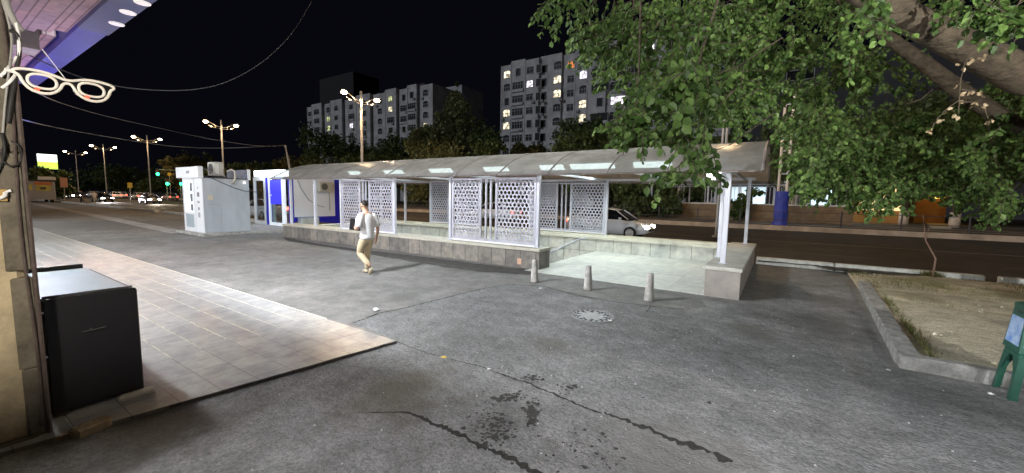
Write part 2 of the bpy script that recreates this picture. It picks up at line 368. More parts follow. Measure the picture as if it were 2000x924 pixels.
mb.add(*strip(cr([(700, 806), (760, 806), (800, 808), (830, 822), (890, 845), (930, 868), (990, 895), (1040, 924), (1080, 950)]), lambda u: 0.008 + 0.04 * min(1, u * 2), 0.009, 7))
mb.add(*strip(cr([(290, 806), (405, 776), (500, 749), (560, 732), (640, 709), (774, 671)]), lambda u: 0.03 * (1.2 - u), 0.009, 8, 0.3))
mb.add(*strip(cr([(1270, 600), (1262, 612)]), 0.012, 0.009, 9))
struct(mb.build('ground_cracks', M_CRACK))
mb = MB()
def splat(x, y, w, h, n, seed):
    rr = random.Random(seed)
    for k in range(n):
        c = G(x + rr.gauss(0, w), y + rr.gauss(0, h)); r = rr.uniform(0.005, 0.016) if rr.random() < 0.85 else rr.uniform(0.016, 0.032)
        m = 9; mb.add([(c[0] + r * rr.uniform(0.4, 1.3) * math.cos(2 * math.pi * i / m), c[1] + 1.0 * r * rr.uniform(0.4, 1.3) * math.sin(2 * math.pi * i / m), 0.010 + 0.00015 * (len(mb.f) % 23)) for i in range(m)], [tuple(range(m))])
splat(995, 779, 14, 4, 90, 1); splat(1040, 812, 7, 16, 170, 2); splat(960, 830, 22, 22, 120, 3); splat(1035, 740, 10, 3, 60, 4)
splat(975, 850, 14, 10, 70, 5); splat(1150, 880, 40, 25, 40, 6); splat(1107, 758, 12, 5, 30, 8); splat(1250, 700, 120, 60, 14, 7)
struct(mb.build('tar_spots', M_TAR))
mb = MB()
q = [G(x, y)[:2] for x, y in ((552, 464), (640, 480), (800, 499), (950, 518), (1056, 529), (1040, 537), (930, 530), (800, 511), (660, 486), (560, 471))]
pl = ragged([tuple(p) for p in q], 0.12, 0.035, 5); mb.add([(p[0], p[1], 0.0125) for p in pl], [tuple(range(len(pl)))])
q = [(-17.4, 8.75), (-17.3, 8.2), (-20.0, 6.5), (-20.0, 6.8)]
pl = ragged(q, 0.12, 0.03, 6)
struct(mb.build('dark_patched_strip', mat('dark asphalt strip', (0.06, 0.057, 0.055), 0.9, var=0.3, vscale=5, bump=0.4)))
# light concrete band running to the kiosk
mb = MB(); mb.add(*strip([(-100, 9.4), (-78, 8.9), (-38, 7.43), (-22.1, 6.75)], 0.75, 0.006, 12, 0.06))
struct(mb.build('concrete_band', mat('pale concrete band', (0.30, 0.30, 0.31), 0.8, var=0.3, vscale=1.5)))
# kerbs
mb = MB(); kx = [G(1475, 510)[0], G(1645, 530)[0], G(1925, 556)[0]]
for a, b in ((-0.45, 1.38), (1.40, 4.18)): mb.bbox(a, b, 13.93, 14.15, -0.15, 0.2, 0.02)
mb.bbox(4.42, 12, 13.93, 14.15, -0.15, 0.2, 0.02)
struct(mb.build('near_kerb', M_KERBW))
mb = MB(); mb.bbox(-200, -45, 12.0, 12.3, -0.15, 0.16, 0.02); mb.bbox(-43.2, -26, 12.0, 12.3, -0.15, 0.16, 0.02)
mb.bbox(-26, -17.6, 12.0, 12.3, -0.15, 0.06, 0.02)
struct(mb.build('roadside_kerb', M_KERBW))
mb = MB(); mb.bbox(-400, 200, 33.25, 33.6, -0.15, 0.22, 0.02); struct(mb.build('far_kerb', mat('far kerb concrete', (0.34, 0.28, 0.22), 0.9, var=0.3, vscale=1)))
mb = MB()
for i in range(40): mb.quad(*[(x, y, -0.096) for x, y in ((-150 + i * 6, 18.9), (-147 + i * 6, 18.9), (-147 + i * 6, 19.03), (-150 + i * 6, 19.03))])
mb.box(-400, 200, 23.9, 24.1, -0.0999, -0.094)
struct(mb.build('road_markings', mat('worn road paint', (0.12, 0.11, 0.10), 0.8, var=0.5, vscale=6)))

# grass plot and its kerb
mb = MB()
nx, ny = 60, 50; X0, X1, Y0, Y1 = 1.42, 16.0, 6.2, 13.93
vv = []; rr = random.Random(3)
for j in range(ny + 1):
    for i in range(nx + 1):
        u, w = i / nx, j / ny; x = X0 + (X1 - X0) * u; y = Y0 + (Y1 - Y0) * w
        z = 0.085 + 0.02 * math.sin(x * 2.1 + y) + 0.015 * math.sin(y * 3.3 - x * 1.3) + rr.uniform(-0.006, 0.006)
        if i == 0 : z = 0.03
        vv.append((x + (0.2 * (y - 6.2) / 7.7 if i == 0 else 0), y, z))
ff = [(j * (nx + 1) + i, j * (nx + 1) + i + 1, (j + 1) * (nx + 1) + i + 1, (j + 1) * (nx + 1) + i) for j in range(ny) for i in range(nx)]
mb.add(vv, ff)
M_SOIL = asphalt('dry soil', (0.56, 0.50, 0.385), 0.75, 0.6, [((4.6, 11.6), 1.7, (0.125, 0.13, 0.045)), ((8.2, 11.8), 2.4, (0.12, 0.13, 0.045)), ((3.0, 12.8), 0.9, (0.15, 0.14, 0.06)), ((6.0, 10.2), 1.3, (0.15, 0.14, 0.06)), ((3.6, 9.9), 0.5, (0.26, 0.22, 0.15)), ((5.2, 8.6), 0.6, (0.25, 0.21, 0.14)), ((2.3, 10.6), 0.6, (0.17, 0.15, 0.08))])
struct(mb.build('soil_plot', M_SOIL, smooth=True))
mb = MB(); rr = random.Random(9)
def grass(x, y, h):
    a = rr.uniform(0, 6.28); d = np.array([math.cos(a), math.sin(a)]) * 0.006; le = np.array([rr.gauss(0, 0.5), rr.gauss(0, 0.5)]) * h
    mb.add([(x - d[0], y - d[1], 0.07), (x + d[0], y + d[1], 0.07), (x + le[0], y + le[1], 0.08 + h)], [(0, 1, 2)])
for k in range(38000):
    x = rr.uniform(1.6, 12); y = rr.uniform(6.3, 13.9)
    dens = max(0, math.sin(x * 1.1 + 0.6) * 0.3 + (y - 9.2) / 4.2 + 0.35 * math.sin(y * 2.3 + x * 1.7) - 0.02)
    if y > 12.9 and x < 3.0: dens *= 0.4
    if rr.random() < dens: grass(x, y, rr.uniform(0.02, 0.06))
for k in range(900): t = rr.random(); grass(1.58 + 0.24 * t + abs(rr.gauss(0, 0.05)), 6.3 + t * 5.0, rr.uniform(0.03, 0.07))
for k in range(500): grass(rr.gauss(3.25, 0.09), rr.gauss(13.85, 0.05), rr.uniform(0.05, 0.2))
cl = MB(); r2 = random.Random(77)
for k in range(420):
    x, y = r2.uniform(1.9, 11), r2.uniform(6.4, 13.7); r = r2.uniform(0.008, 0.03); cl.lathe((x, y, 0.085), [(r, -0.01), (r * r2.uniform(0.7, 1), r * 0.5), (r * 0.3, r * 0.8)], 6)
co = cl.build('soil_clods', M_SOIL); co['kind'] = 'stuff'; tag(co, 'clods of dry soil scattered over the bare plot', 'clods')
cl = MB()
for k in range(260):
    x, y = r2.uniform(1.8, 11), r2.uniform(6.3, 13.8); r = r2.uniform(0.012, 0.03); a = r2.uniform(0, 6.28); z = 0.115
    c_, s_ = math.cos(a) * r, math.sin(a) * r
    cl.add([(x - c_, y - s_, z), (x + s_ * 0.6, y - c_ * 0.6, z + 0.008), (x + c_, y + s_, z + 0.004), (x - s_ * 0.6, y + c_ * 0.6, z + 0.01)], [(0, 1, 2, 3)])
co = cl.build('fallen_leaves', M_DRY); co['kind'] = 'stuff'; tag(co, 'dry fallen leaves scattered on the soil plot', 'leaves')
go = mb.build('short_grass', leaf_mat('dry grass', (0.07, 0.08, 0.02), (0.19, 0.17, 0.07), 0.2)); go['kind'] = 'stuff'; tag(go, 'sparse dry grass growing on the bare soil plot', 'grass'); 
def kerbstones(name, a, b, w, h, n, seed, m):
    rr = random.Random(seed); a, b = np.array(a), np.array(b); mb = MB(); t = (b - a) / np.linalg.norm(b - a); nv = np.array([-t[1], t[0]])
    L = np.linalg.norm(b - a) / n
    for k in range(n):
        p = a + t * (k * L); N = 10
        sec = []
        for i in range(N + 1):
            c = p + t * (L - 0.012) * i / N
            j = lambda: rr.uniform(-0.008, 0.008)
            sec.append([(c[0] + nv[0] * s_ * w + j(), c[1] + nv[1] * s_ * w + j(), z + (j() if z > 0 else 0)) for s_, z in ((-0.5, -0.1), (-0.5, h - 0.02), (-0.42, h), (0.42, h), (0.5, h - 0.02), (0.5, -0.1))])
        v = [q for s_ in sec for q in s_]; f = [tuple(range(5, -1, -1)), tuple(N * 6 + i for i in range(6))]
        for i in range(N):
            for e in range(6): f.append((i * 6 + e, i * 6 + (e + 1) % 6, (i + 1) * 6 + (e + 1) % 6, (i + 1) * 6 + e))
        mb.add(v, f)
    return struct(mb.build(name, m))
kerbstones('plot_kerb_side', (1.36, 6.24), (1.68, 11.5), 0.2, 0.15, 2, 1, M_KERBD)
kerbstones('plot_kerb_front', (1.27, 6.18), (6.5, 6.10), 0.16, 0.15, 4, 2, M_KERBD)
mb = MB(); q = ragged([(1.0, 13.75), (1.3, 13.35), (2.6, 13.5), (3.1, 13.7), (3.1, 13.92), (-0.4, 13.92), (-0.4, 13.7)], 0.1, 0.05, 8)
mb.add([(p[0], p[1], 0.115) for p in q], [tuple(range(len(q)))]); struct(mb.build('dirt_heap_by_kerb', M_DIRT))

# ================================================================== UNDERPASS ENTRANCE
UP = thing('underpass_entrance', 'long pedestrian underpass entrance with curved translucent roof, low stone walls and lattice screens', 'underpass', (-9, 11.3, 0))
mb = MB(); mb.box(SX0, -5.0, 8.86, 9.42, -4, 0.47); wall1 = mb.build('front_wall', M_STONE, UP)
mb = MB(); 
for a, b in ((-17.52, -14.5), (-14.495, -11.5), (-11.495, -8.3), (-8.295, -4.97)): mb.bbox(a, b, 8.82, 9.45, 0.472, 0.55, 0.012)
mb.build('coping', M_CAP, wall1)
mb = MB(); mb.box(-5.66, -5.53, 8.852, 8.858, 0.09, 0.25); mb.build('service_hatch', mat('pink hatch', (0.55, 0.34, 0.24), 0.6), wall1)
mb = MB(); mb.box(SX0, -1.1, 13.3, 13.9, -4, 0.44); wall2 = mb.build('back_wall', M_ITILE, UP)
mb = MB(); mb.box(SX0, -1.1, 13.27, 13.5, 0.442, 0.50); mb.box(SX0, -1.1, 13.5, 13.93, 0.442, 0.57); mb.build('ledge', mat('cream ledge', (0.60, 0.59, 0.50), 0.5, var=0.12, vscale=3), wall2)
mb = MB(); mb.box(-1.1, -0.5, 8.5, 13.92, -0.1, 0.53); wall3 = mb.build('side_wall', tiles('side wall slabs', (0.32, 0.29, 0.27), (0.28, 0.255, 0.24), (0.13, 0.12, 0.11), 1.2, 1.2, 0.005, 0.0, 0.6, plane='wall', var=0.25), UP)
mb = MB(); mb.bbox(-1.13, -0.47, 8.47, 13.95, 0.532, 0.6, 0.012); mb.build('coping', mat('grey coping', (0.42, 0.41, 0.38), 0.55, var=0.2, vscale=3), wall3)
mb = MB(); mb.box(SX0, -17.0, 9.42, 13.3, -4, 0.45); mb.build('end_wall', M_ITILE, UP)
mb = MB(); mb.box(-5.25, -1.1, 8.55, 13.3, -0.3, 0.014); mb.build('entrance_floor', M_FTILE, UP)
mb = MB()
for k in range(24): mb.box(-5.25 - 0.32 * (k + 1), -5.25 - 0.32 * k, 9.42, 13.3, -4.1, -0.16 * (k + 1))
mb.box(-17.0, -5.25 - 0.32 * 24, 9.42, 13.3, -4.1, -3.9)
mb.build('stairs', mat('pale stair stone', (0.5, 0.5, 0.47), 0.5, var=0.15, vscale=3), UP)
mb = MB(); mb.tube([(-5.55, 13.2, 0.46), (-5.8, 13.2, 0.42), (-12.9, 13.2, -3.1)], 0.028, 8)
for x in (-6.2, -7.6, -9.0, -10.4): mb.tube([(x, 13.2, 0.42 - (-5.8 - x) * 0.5), (x, 13.31, 0.36 - (-5.8 - x) * 0.5)], 0.012, 6)
mb.build('handrail', M_POST, UP, True)
YN, YB = 9.07, 13.72
def post(x, y, z0=0.55, z1=2.46, w=0.045):
    mb = MB(); mb.bbox(x - w, x + w, y - w, y + w, z0, z1, 0.008); mb.box(x - 0.08, x + 0.08, y - 0.08, y + 0.08, z0 - 0.001, z0 + 0.012); mb.build('post', M_POST, UP)
for x in (-17.2, -15.4, -13.66, -10.70, -8.2, -5.18): post(x, YN)
post(-0.86, YN, 0.6, 2.46, 0.05); post(-1.045, 10.0, 0.6, 2.9, 0.04)
for x in (-17.2, -15.4, -13.66, -10.70, -8.2, -5.06): post(x, YB, 0.57)
post(-0.75, 13.75, 0.6)
# lattice screens: a plate with a hexagonal field of twelve-sided holes
def lattice(x0, x1, z0, z1, y, pitch=0.125):
    mb = MB(); h = pitch / math.sqrt(3); th = 0.006
    row = 0; z = z0
    def ringpts(cx, cz):
        out, inn = [], []
        for k in range(12):
            a = math.radians(30 * k + 90)
            ro = h if k % 2 == 0 else pitch / 2
            out.append((cx + ro * math.cos(a), cz + ro * math.sin(a)))
            ri = pitch * (0.40 if k % 2 else 0.345)
            inn.append((cx + ri * math.cos(a), cz + ri * math.sin(a)))
        return out, inn
    while z <= z1 + 0.02:
        x = x0 + (pitch / 2 if row % 2 else 0)
        while x <= x1 + 0.02:
            o, i = ringpts(x, z)
            o = [(min(max(a, x0 - 0.03), x1 + 0.03), min(max(b, z0 - 0.03), z1 + 0.03)) for a, b in o]
            i = [(min(max(a, x0 - 0.03), x1 + 0.03), min(max(b, z0 - 0.03), z1 + 0.03)) for a, b in i]
            v = [(a, y - th, b) for a, b in o] + [(a, y - th, b) for a, b in i] + [(a, y + th, b) for a, b in i] + [(a, y + th, b) for a, b in o]
            f = []
            for k in range(12):
                n = (k + 1) % 12
                f += [(k, n, 12 + n, 12 + k), (12 + k, 12 + n, 24 + n, 24 + k), (24 + k, 24 + n, 36 + n, 36 + k)]
            mb.add(v, f); x += pitch
        z += h * 1.5; row += 1
    return mb
def screen(x0, x1, y, zb, zt):
    s1 = x0 + (x1 - x0) * 0.38; s2 = x0 + (x1 - x0) * 0.55
    fr = MB(); w, d = 0.035, 0.022
    for a, b in ((x0, s1), (s2, x1)):
        fr.box(a, a + 2 * w, y - d, y + d, zb, zt); fr.box(b - 2 * w, b, y - d, y + d, zb, zt)
        fr.box(a + 2 * w, b - 2 * w, y - d, y + d, zb, zb + 2 * w); fr.box(a + 2 * w, b - 2 * w, y - d, y + d, zt - 2 * w, zt)
    fr.box(s1, s2, y - d, y + d, zb, zb + 0.06); fr.box(s1, s2, y - d, y + d, zt - 0.05, zt)
    fo = fr.build('screen_frame', M_PANEL, UP)
    for a, b in ((x0, s1), (s2, x1)):
        lattice(a + 0.07, b - 0.07, zb + 0.07, zt - 0.07, y).build('lattice_panel', M_PANEL, fo)
    for k in range(2):
        xx = s1 + (s2 - s1) * (k + 1) / 3
        MB().box(xx - 0.025, xx + 0.025, y - 0.02, y + 0.02, zb + 0.06, zt - 0.05).build('bar', M_PANEL, fo)
    MB().box(x0, x1, y - 0.05, y + 0.05, zb - 0.045, zb - 0.004).build('sill_strip', M_WHITE, fo)
screen(-13.6, -10.76, YN, 0.60, 2.36); screen(-8.14, -5.24, YN, 0.60, 2.38)
screen(-13.6, -10.76, YB, 0.64, 2.42); screen(-8.14, -5.12, YB, 0.64, 2.42)
# curved roof
RX0, RX1 = -18.1, -0.25; YA, YC = 8.62, 14.15; ZE, RISE = 2.42, 0.80
def arc(t):                           # t 0..1 across the roof
    y = YA + (YC - YA) * t; u = 2 * t - 1
    return y, ZE + RISE * (1 - abs(u) ** 2.3)
NT, bays = 20, 12
roof = MB(); bw = (RX1 - RX0) / bays
for b in range(bays):
    a0, a1 = RX0 + b * bw + 0.008, RX0 + (b + 1) * bw - 0.008
    for sgn in (0.004, -0.004):
        v = [(x, arc(k / NT)[0], arc(k / NT)[1] + sgn) for x in (a0, a1) for k in range(NT + 1)]
        f = [(k, k + 1, NT + 2 + k, NT + 1 + k) for k in range(NT)]
        if sgn > 0: roof.add(v, [q[::-1] for q in f])
ro = roof.build('curved_roof', M_POLY, UP, True)
M_RIB = mat('roof rib steel', (0.20, 0.17, 0.16), 0.6)
for b in range(bays + 1):
    x = RX0 + b * bw; x = min(max(x, RX0 + 0.03), RX1 - 0.03)
    mb = MB(); pts = [(x, arc(k / NT)[0], arc(k / NT)[1] - 0.008) for k in range(NT + 1)]; mb.tube(pts, 0.036 if b == bays else 0.022, 6); mb.build('roof_rib', M_RIB, ro, True)
for t in (0.02, 0.5, 0.98):
    mb = MB(); y, z = arc(t); mb.box(RX0 + 0.1, RX1 - 0.05, y - 0.025, y + 0.025, z - 0.095, z - 0.045); mb.build('purlin', M_RIB, ro)
for y in (YN, YB):
    mb = MB(); mb.box(RX0 + 0.4, RX1 - 0.35, y - 0.04, y + 0.04, 2.461, 2.54); mb.build('eaves_beam', M_POST, ro)
for x in (-16.2, -13.66, -10.7, -8.2, -5.15, -3.0, -0.9):
    mb = MB(); mb.box(x - 0.03, x + 0.03, YN + 0.041, YB - 0.041, 2.47, 2.53); mb.build('tie_beam', M_POST, ro)
M_LED = emit('canopy lamp', (0.86, 1.0, 0.98), 3.0)
for x, w in ((-17.4, 0.45), (-14.6, 0.62), (-11.7, 0.62), (-8.9, 0.55), (-6.55, 0.45), (-5.1, 0.75), (-3.2, 0.55)):  # the lamp at the booth end is added to brighten the booth wall
    nrm = np.array((0, -0.62, -0.78)); up_ = np.array((0, -0.78, 0.62))
    c = np.array((x, 12.35, 2.86))
    mb = MB(); mb.obox(c - nrm * 0.03, (w + 0.02, 0, 0), up_ * 0.17, nrm * 0.028); lf = mb.build('ceiling_lamp', M_WHITE, UP)
    mb = MB(); mb.obox(c, (w, 0, 0), up_ * 0.155, nrm * 0.012); mb.build('diffuser', M_LED, lf)
    lamp('canopy_light', 'AREA', tuple(c + nrm * 0.03), 66 * w / 0.6, (0.86, 1.0, 0.97), (2 * w, 0.3), UP, (0, -0.5, -0.86))
    lamp('roof_fill', 'AREA', (x, 11.4, 2.6), 15, (0.95, 0.98, 0.92), (1.2, 0.2), UP, (0, -0.3, 1))  # added light without a fixture, brightens the roof sheet from below
mb = MB(); mb.obox((-1.25, 9.6, 2.36), (0.07, 0.02, 0), (-0.02, 0.07, 0.02), (0, -0.02, 0.05)); mb.tube([(-1.05, 9.5, 2.44), (-1.25, 9.6, 2.4)], 0.012, 6)
mb.build('flood_lamp', emit('flood lamp face', (1, 0.98, 0.92), 5), UP)

# ================================================================== SHOP BUILDING ON THE LEFT
M_PLAST = mat('ochre plaster', (0.46, 0.385, 0.26), 0.9, var=0.3, vscale=3.5, bump=0.6, bscale=30, detail=8)
M_PLASTD = mat('dirty grey plaster', (0.13, 0.115, 0.09), 0.9, var=0.4, vscale=5, bump=0.6, bscale=30)
SB = thing('shop_building', 'shop building corner of worn ochre plaster carrying a canopy with round lights', 'building', (-4.5, 0, 0))
col = MB(); N = 26
xs = -4.47
rr = random.Random(4); v = []; zs = np.linspace(0, 5.4, N)
for z in zs:
    j = lambda a: rr.uniform(-a, a)
    v += [(xs - 0.02 + j(0.006), -2.5, z), (xs + j(0.006), 0.22 + j(0.012), z), (xs + j(0.005), 0.40 + j(0.016), z), (xs - 0.06 + j(0.006), 0.47 + j(0.01), z), (xs - 0.5, 0.47, z), (xs - 0.5, -2.5, z)]
f = [(i * 6 + k, i * 6 + (k + 1) % 6, (i + 1) * 6 + (k + 1) % 6, (i + 1) * 6 + k) for i in range(N - 1) for k in range(6)]
col.add(v, f); pil = col.build('wall_pier', M_PLAST, SB)
mb = MB()
for z0, z1 in ((0, 0.55), (0.55, 1.22), (1.27, 2.1), (2.1, 3.1), (3.1, 4.2)):
    mb.bbox(xs - 0.06, xs + 0.012 + rr.uniform(0, 0.012), 0.375 + rr.uniform(-0.02, 0.02), 0.485, z0 + 0.004, z1 - 0.004, 0.012)
mb.build('corner_strip', M_PLASTD, pil)
def rubble(y0, y1, z0, z1, n, seed):
    rr = random.Random(seed); mb = MB()
    for k in range(n):
        y, z = rr.uniform(y0, y1), rr.uniform(z0, z1); r = rr.uniform(0.015, 0.04)
        mb.lathe((0, 0, 0), [(0.3 * r, -r * 0.3), (r, 0), (0.7 * r, r * 0.5), (0.2 * r, r * 0.7)], 7)
        m = len(mb.v) - 28
        for i in range(m, len(mb.v)):
            a = mb.v[i]; mb.v[i] = (xs + a[2] * 0.6, y + a[0] * 1.2, z + a[1])
    return mb
rubble(-0.05, 0.26, 1.32, 1.52, 70, 1).build('rubble_patch', mat('pale rubble', (0.42, 0.37, 0.30), 0.9, var=0.35, vscale=12), pil)
rubble(0.05, 0.30, 2.25, 2.75, 90, 2).build('rubble_patch', MATS['pale rubble'], pil)
rubble(0.0, 0.28, 3.05, 3.3, 50, 3).build('rubble_patch', MATS['pale rubble'], pil)
mb = MB(); mb.box(xs, xs + 0.05, -0.4, 0.40, 1.76, 1.84); mb.build('wooden_ledge', mat('raw timber', (0.38, 0.25, 0.09), 0.7, var=0.25, vscale=14, stretch=(1, 0.1, 1)), pil)
mb = MB(); mb.box(xs, xs + 0.012, -0.4, 0.30, 1.22, 1.25); mb.build('mortar_joint', M_PLASTD, pil)
mb = MB(); mb.tube([(xs + 0.03, 0.49, z) for z in np.linspace(0.02, 2.6, 20)], 0.014, 6); mb.tube([(xs + 0.035, 0.455 + 0.01 * math.sin(z * 3), z) for z in np.linspace(0.1, 4.3, 30)], 0.009, 6)
mb.build('corner_conduit', mat('rusty conduit', (0.08, 0.06, 0.055), 0.7, var=0.3, vscale=20), pil)
def cable(pp, r, m, name='cable', X=xs + 0.05, parent=pil):
    mb = MB(); P = [np.array(atX(x, y, X)) + np.array([0.02 * math.sin(i * 1.9), 0, 0]) for i, (x, y) in enumerate(pp)]
    # smooth the polyline
    for _ in range(2):
        Q = [P[0]]
        for a, b in zip(P, P[1:]): Q += [a * 0.75 + b * 0.25, a * 0.25 + b * 0.75]
        P = Q + [P[-1]]
    mb.tube(P, r, 6); return mb.build(name, m, parent, True)
cable([(8, -10), (14, 20), (30, 45), (42, 60)], 0.022, M_GCABLE)
cable([(6, 0), (12, 30), (22, 60), (24, 90), (18, 130), (10, 200), (6, 260)], 0.007, M_GCABLE)
cable([(30, 40), (36, 70), (38, 110), (34, 140), (20, 160), (4, 172)], 0.010, M_WHITE)
cable([(0, 150), (12, 138), (26, 120), (34, 110)], 0.010, M_WHITE)
cable([(22, 275), (38, 285), (44, 305), (38, 322), (22, 326), (6, 318), (2, 300), (10, 280)], 0.006, M_CABLE)
cable([(2, 260), (10, 290), (4, 320), (-6, 340)], 0.008, M_CABLE)
cable([(-4, 388), (8, 384), (12, 374), (22, 372)], 0.012, M_WHITE)
cable([(20, 60), (34, 66), (40, 100), (30, 150), (20, 200), (16, 240)], 0.013, M_CABLE)
# facade beyond the pier with lit shop fronts, and the canopy over the pavement
mb = MB(); mb.box(-60, xs - 0.5, -3, 0.3, 0, 12); mb.box(-60, -4.5, -9, -3, 0, 12); mb.build('facade', mat('beige render', (0.42, 0.38, 0.32), 0.85, var=0.2, vscale=1), SB)
M_SHOPW = emit('lit shop window', (0.95, 0.97, 1.0), 2.5)
for i, x in enumerate((-8.2, -11.6, -15.0, -18.4, -22.0, -26, -30)):
    mb = MB(); mb.box(x - 1.25, x + 1.25, 0.3, 0.36, 0.35, 2.5); w = mb.build('shop_window', M_WHITE, SB)
    mb = MB(); mb.box(x - 1.18, x + 1.18, 0.361, 0.372, 0.42, 2.43); mb.build('pane', M_SHOPW, w)
CZ = 4.0
M_BLUEC = mat('blue canopy panel', (0.05, 0.06, 0.40), 0.4, var=0.3, vscale=0.8)
M_SLATEC = mat('slate blue canopy panel', (0.10, 0.12, 0.26), 0.5, var=0.15, vscale=1.5)
M_PINKB = tiles('pink soffit bricks', (0.50, 0.36, 0.36), (0.42, 0.33, 0.36), (0.20, 0.15, 0.16), 0.6, 0.09, 0.008, 0.5, 0.8, var=0.3)
mb = MB(); mb.box(-8.0, -3.2, 1.46, 1.76, CZ, CZ + 0.30); cn = mb.build('canopy_panel', M_SLATEC, SB)
mb = MB(); mb.box(-13.3, -8.0, 1.47, 1.75, CZ + 0.01, CZ + 0.42); mb.build('canopy_panel', M_BLUEC, SB)
for k, y in enumerate((1.31, 1.16, 1.01, 0.86, 0.71, 0.5)):
    mb = MB(); zz = CZ + 0.06 - 0.045 * k
    mb.box(-8.3 if k > 2 else -8.6, -3.6 - 0.3 * k, y, y + 0.148, zz, CZ + 0.6)
    mb.box(-13.3, -9.2 - 0.1 * k, y + 0.0, y + 0.138, zz + 0.06, CZ + 0.6); mb.build('soffit_course', M_PINKB, SB)
mb = MB(); mb.box(-9.1, -8.65, 0.3, 1.2, CZ - 0.25, CZ + 0.3); mb.build('concrete_beam', mat('grey concrete', (0.33, 0.33, 0.29), 0.9, var=0.25, vscale=3), SB)
M_DISC = emit('round canopy lamp', (0.98, 0.91, 0.93), 0.55)
for px, py in ((180 + 98, 7), (250, 26), (228, 48)):
    p = G(px, py, CZ - 0.012)
    mb = MB(); mb.lathe((p[0], p[1], CZ - 0.014), [(0.062, 0), (0.075, 0.004), (0.078, 0.0135)], 24); mb.build('downlight', M_DISC, SB)
for x, p in ((-7.4, 620), (-10.4, 620), (-14.0, 600), (-19, 600), (-26, 600), (-36, 600)):
    mb = MB(); mb.tube([(x, 0.3, 3.42), (x, 0.52, 3.46)], 0.02, 6); mb.lathe((x, 0.58, 3.40), [(0.13, 0), (0.12, 0.03), (0.05, 0.12)], 14); mb.build('wall_lamp', M_WHITE, SB)
    lamp('wall_light', 'SPOT', (x, 0.6, 3.37), p * K, (0.94, 0.985, 1.0), 0.10, SB, (0.08, 0.75, -1), spot_size=math.radians(172), spot_blend=0.5)
for x, p in ((-7.6, 3600), (-17.0, 1000), (-32, 1100)):           # floodlights over the shop signs, above the canopy
    mb = MB(); mb.tube([(x, 0.3, 5.8), (x, 1.2, 5.9)], 0.025, 6); mb.obox((x, 1.25, 5.85), (0.22, 0, 0), (0, 0.08, -0.06), (0, 0.06, 0.08)); mb.build('flood_lamp', M_WHITE, SB)
    lamp('flood_light', 'SPOT', (x, 1.4, 5.75), p * K, (0.94, 0.985, 1.0), 0.12, SB, (0.12, 0.85, -0.75), spot_size=math.radians(150), spot_blend=0.9)
lamp('red_sign_light', 'POINT', (-13.6, 0.7, 1.7), 95 * K, (1.0, 0.10, 0.10), 0.1, SB)
lamp('violet_sign_light', 'POINT', (-8.6, 0.9, 2.9), 26, (0.70, 0.48, 1.0), 0.15, SB)
lamp('blue_sign_light', 'POINT', (-11.6, 1.5, 3.3), 22, (0.22, 0.25, 1.0), 0.15, SB)
# porch lamp of the building the photo is taken from
PB = thing('porch_lamp', 'white bulkhead lamp on the wall over the photographer', 'lamp', (3.0, -1.5, 3.0))
mb = MB(); mb.lathe((3.0, -1.5, 3.06), [(0.16, 0.0), (0.15, 0.06), (0.03, 0.12)], 16); mb.build('housing', M_WHITE, PB)
lamp('porch_light', 'SPOT', (2.4, -1.5, 3.0), 2300 * K, (0.95, 0.97, 1.0), 0.05, PB, (-0.112, 0.133, -0.985), spot_size=math.radians(117), spot_blend=0.10)
lamp('tree_fill', 'SPOT', (4.2, -0.8, 2.9), 4200 * K, (0.98, 0.99, 0.93), 0.08, PB, (-0.06, 0.93, 0.33), spot_size=math.radians(98), spot_blend=0.6)  # added spot without a fixture, brightens the tree crown
lamp('porch_fill', 'SPOT', (0.2, -1.2, 2.6), 900 * K, (0.96, 0.98, 0.97), 0.10, PB, (-0.12, 0.95, 0.18), spot_size=math.radians(110), spot_blend=0.7)  # added fill light for the near leaves, no lamp stands here
lamp('pier_fill', 'SPOT', (-1.9, -0.7, 2.5), 420 * K, (1.0, 0.90, 0.74), 0.12, PB, (-2.57, 1.0, -0.1), spot_size=math.radians(78), spot_blend=0.5)  # added warm spot aimed to brighten the pier and spare the ground

# spectacles sign
GS = thing('spectacles_sign', 'optician sign shaped like black spectacles with a white outline, hung from the pier', 'sign', (-4.3, 0.7, 2.5))
pA, pB = atX(34, 146, -4.3), atX(216, 178, -4.3)
def gpt(u, w, d):                    # u 0..1 across, w up in units of width
    base = pA + (pB - pA) * u; wd = np.linalg.norm(pB - pA)
    return base + np.array([d, 0, 0]) + np.array([0, 0, 1.0]) * w * wd
def loop(c, rx, ry, n=30, sk=0.0):
    out = []
    for k in range(n):
        a = 2 * math.pi * k / n; ca, sa = math.cos(a), math.sin(a)
        out.append((c[0] + rx * math.copysign(abs(ca) ** 0.8, ca) + sk * sa * rx, c[1] + ry * math.copysign(abs(sa) ** 0.85, sa)))
    return out
outline = [(-0.02, 0.06), (0.10, 0.085), (0.28, 0.085), (0.40, 0.055), (0.46, 0.035), (0.54, 0.035), (0.60, 0.055), (0.72, 0.09), (0.90, 0.085), (1.0, 0.065), (1.02, 0.03), (0.97, 0.0), (0.945, -0.08), (0.88, -0.155), (0.77, -0.185), (0.66, -0.165), (0.585, -0.10), (0.55, -0.02), (0.50, 0.0), (0.45, -0.02), (0.415, -0.10), (0.34, -0.165), (0.23, -0.185), (0.12, -0.155), (0.055, -0.08), (0.03, 0.0), (-0.02, 0.02)]
holes = [loop((0.235, -0.045), 0.142, 0.098), loop((0.765, -0.045), 0.142, 0.098)]
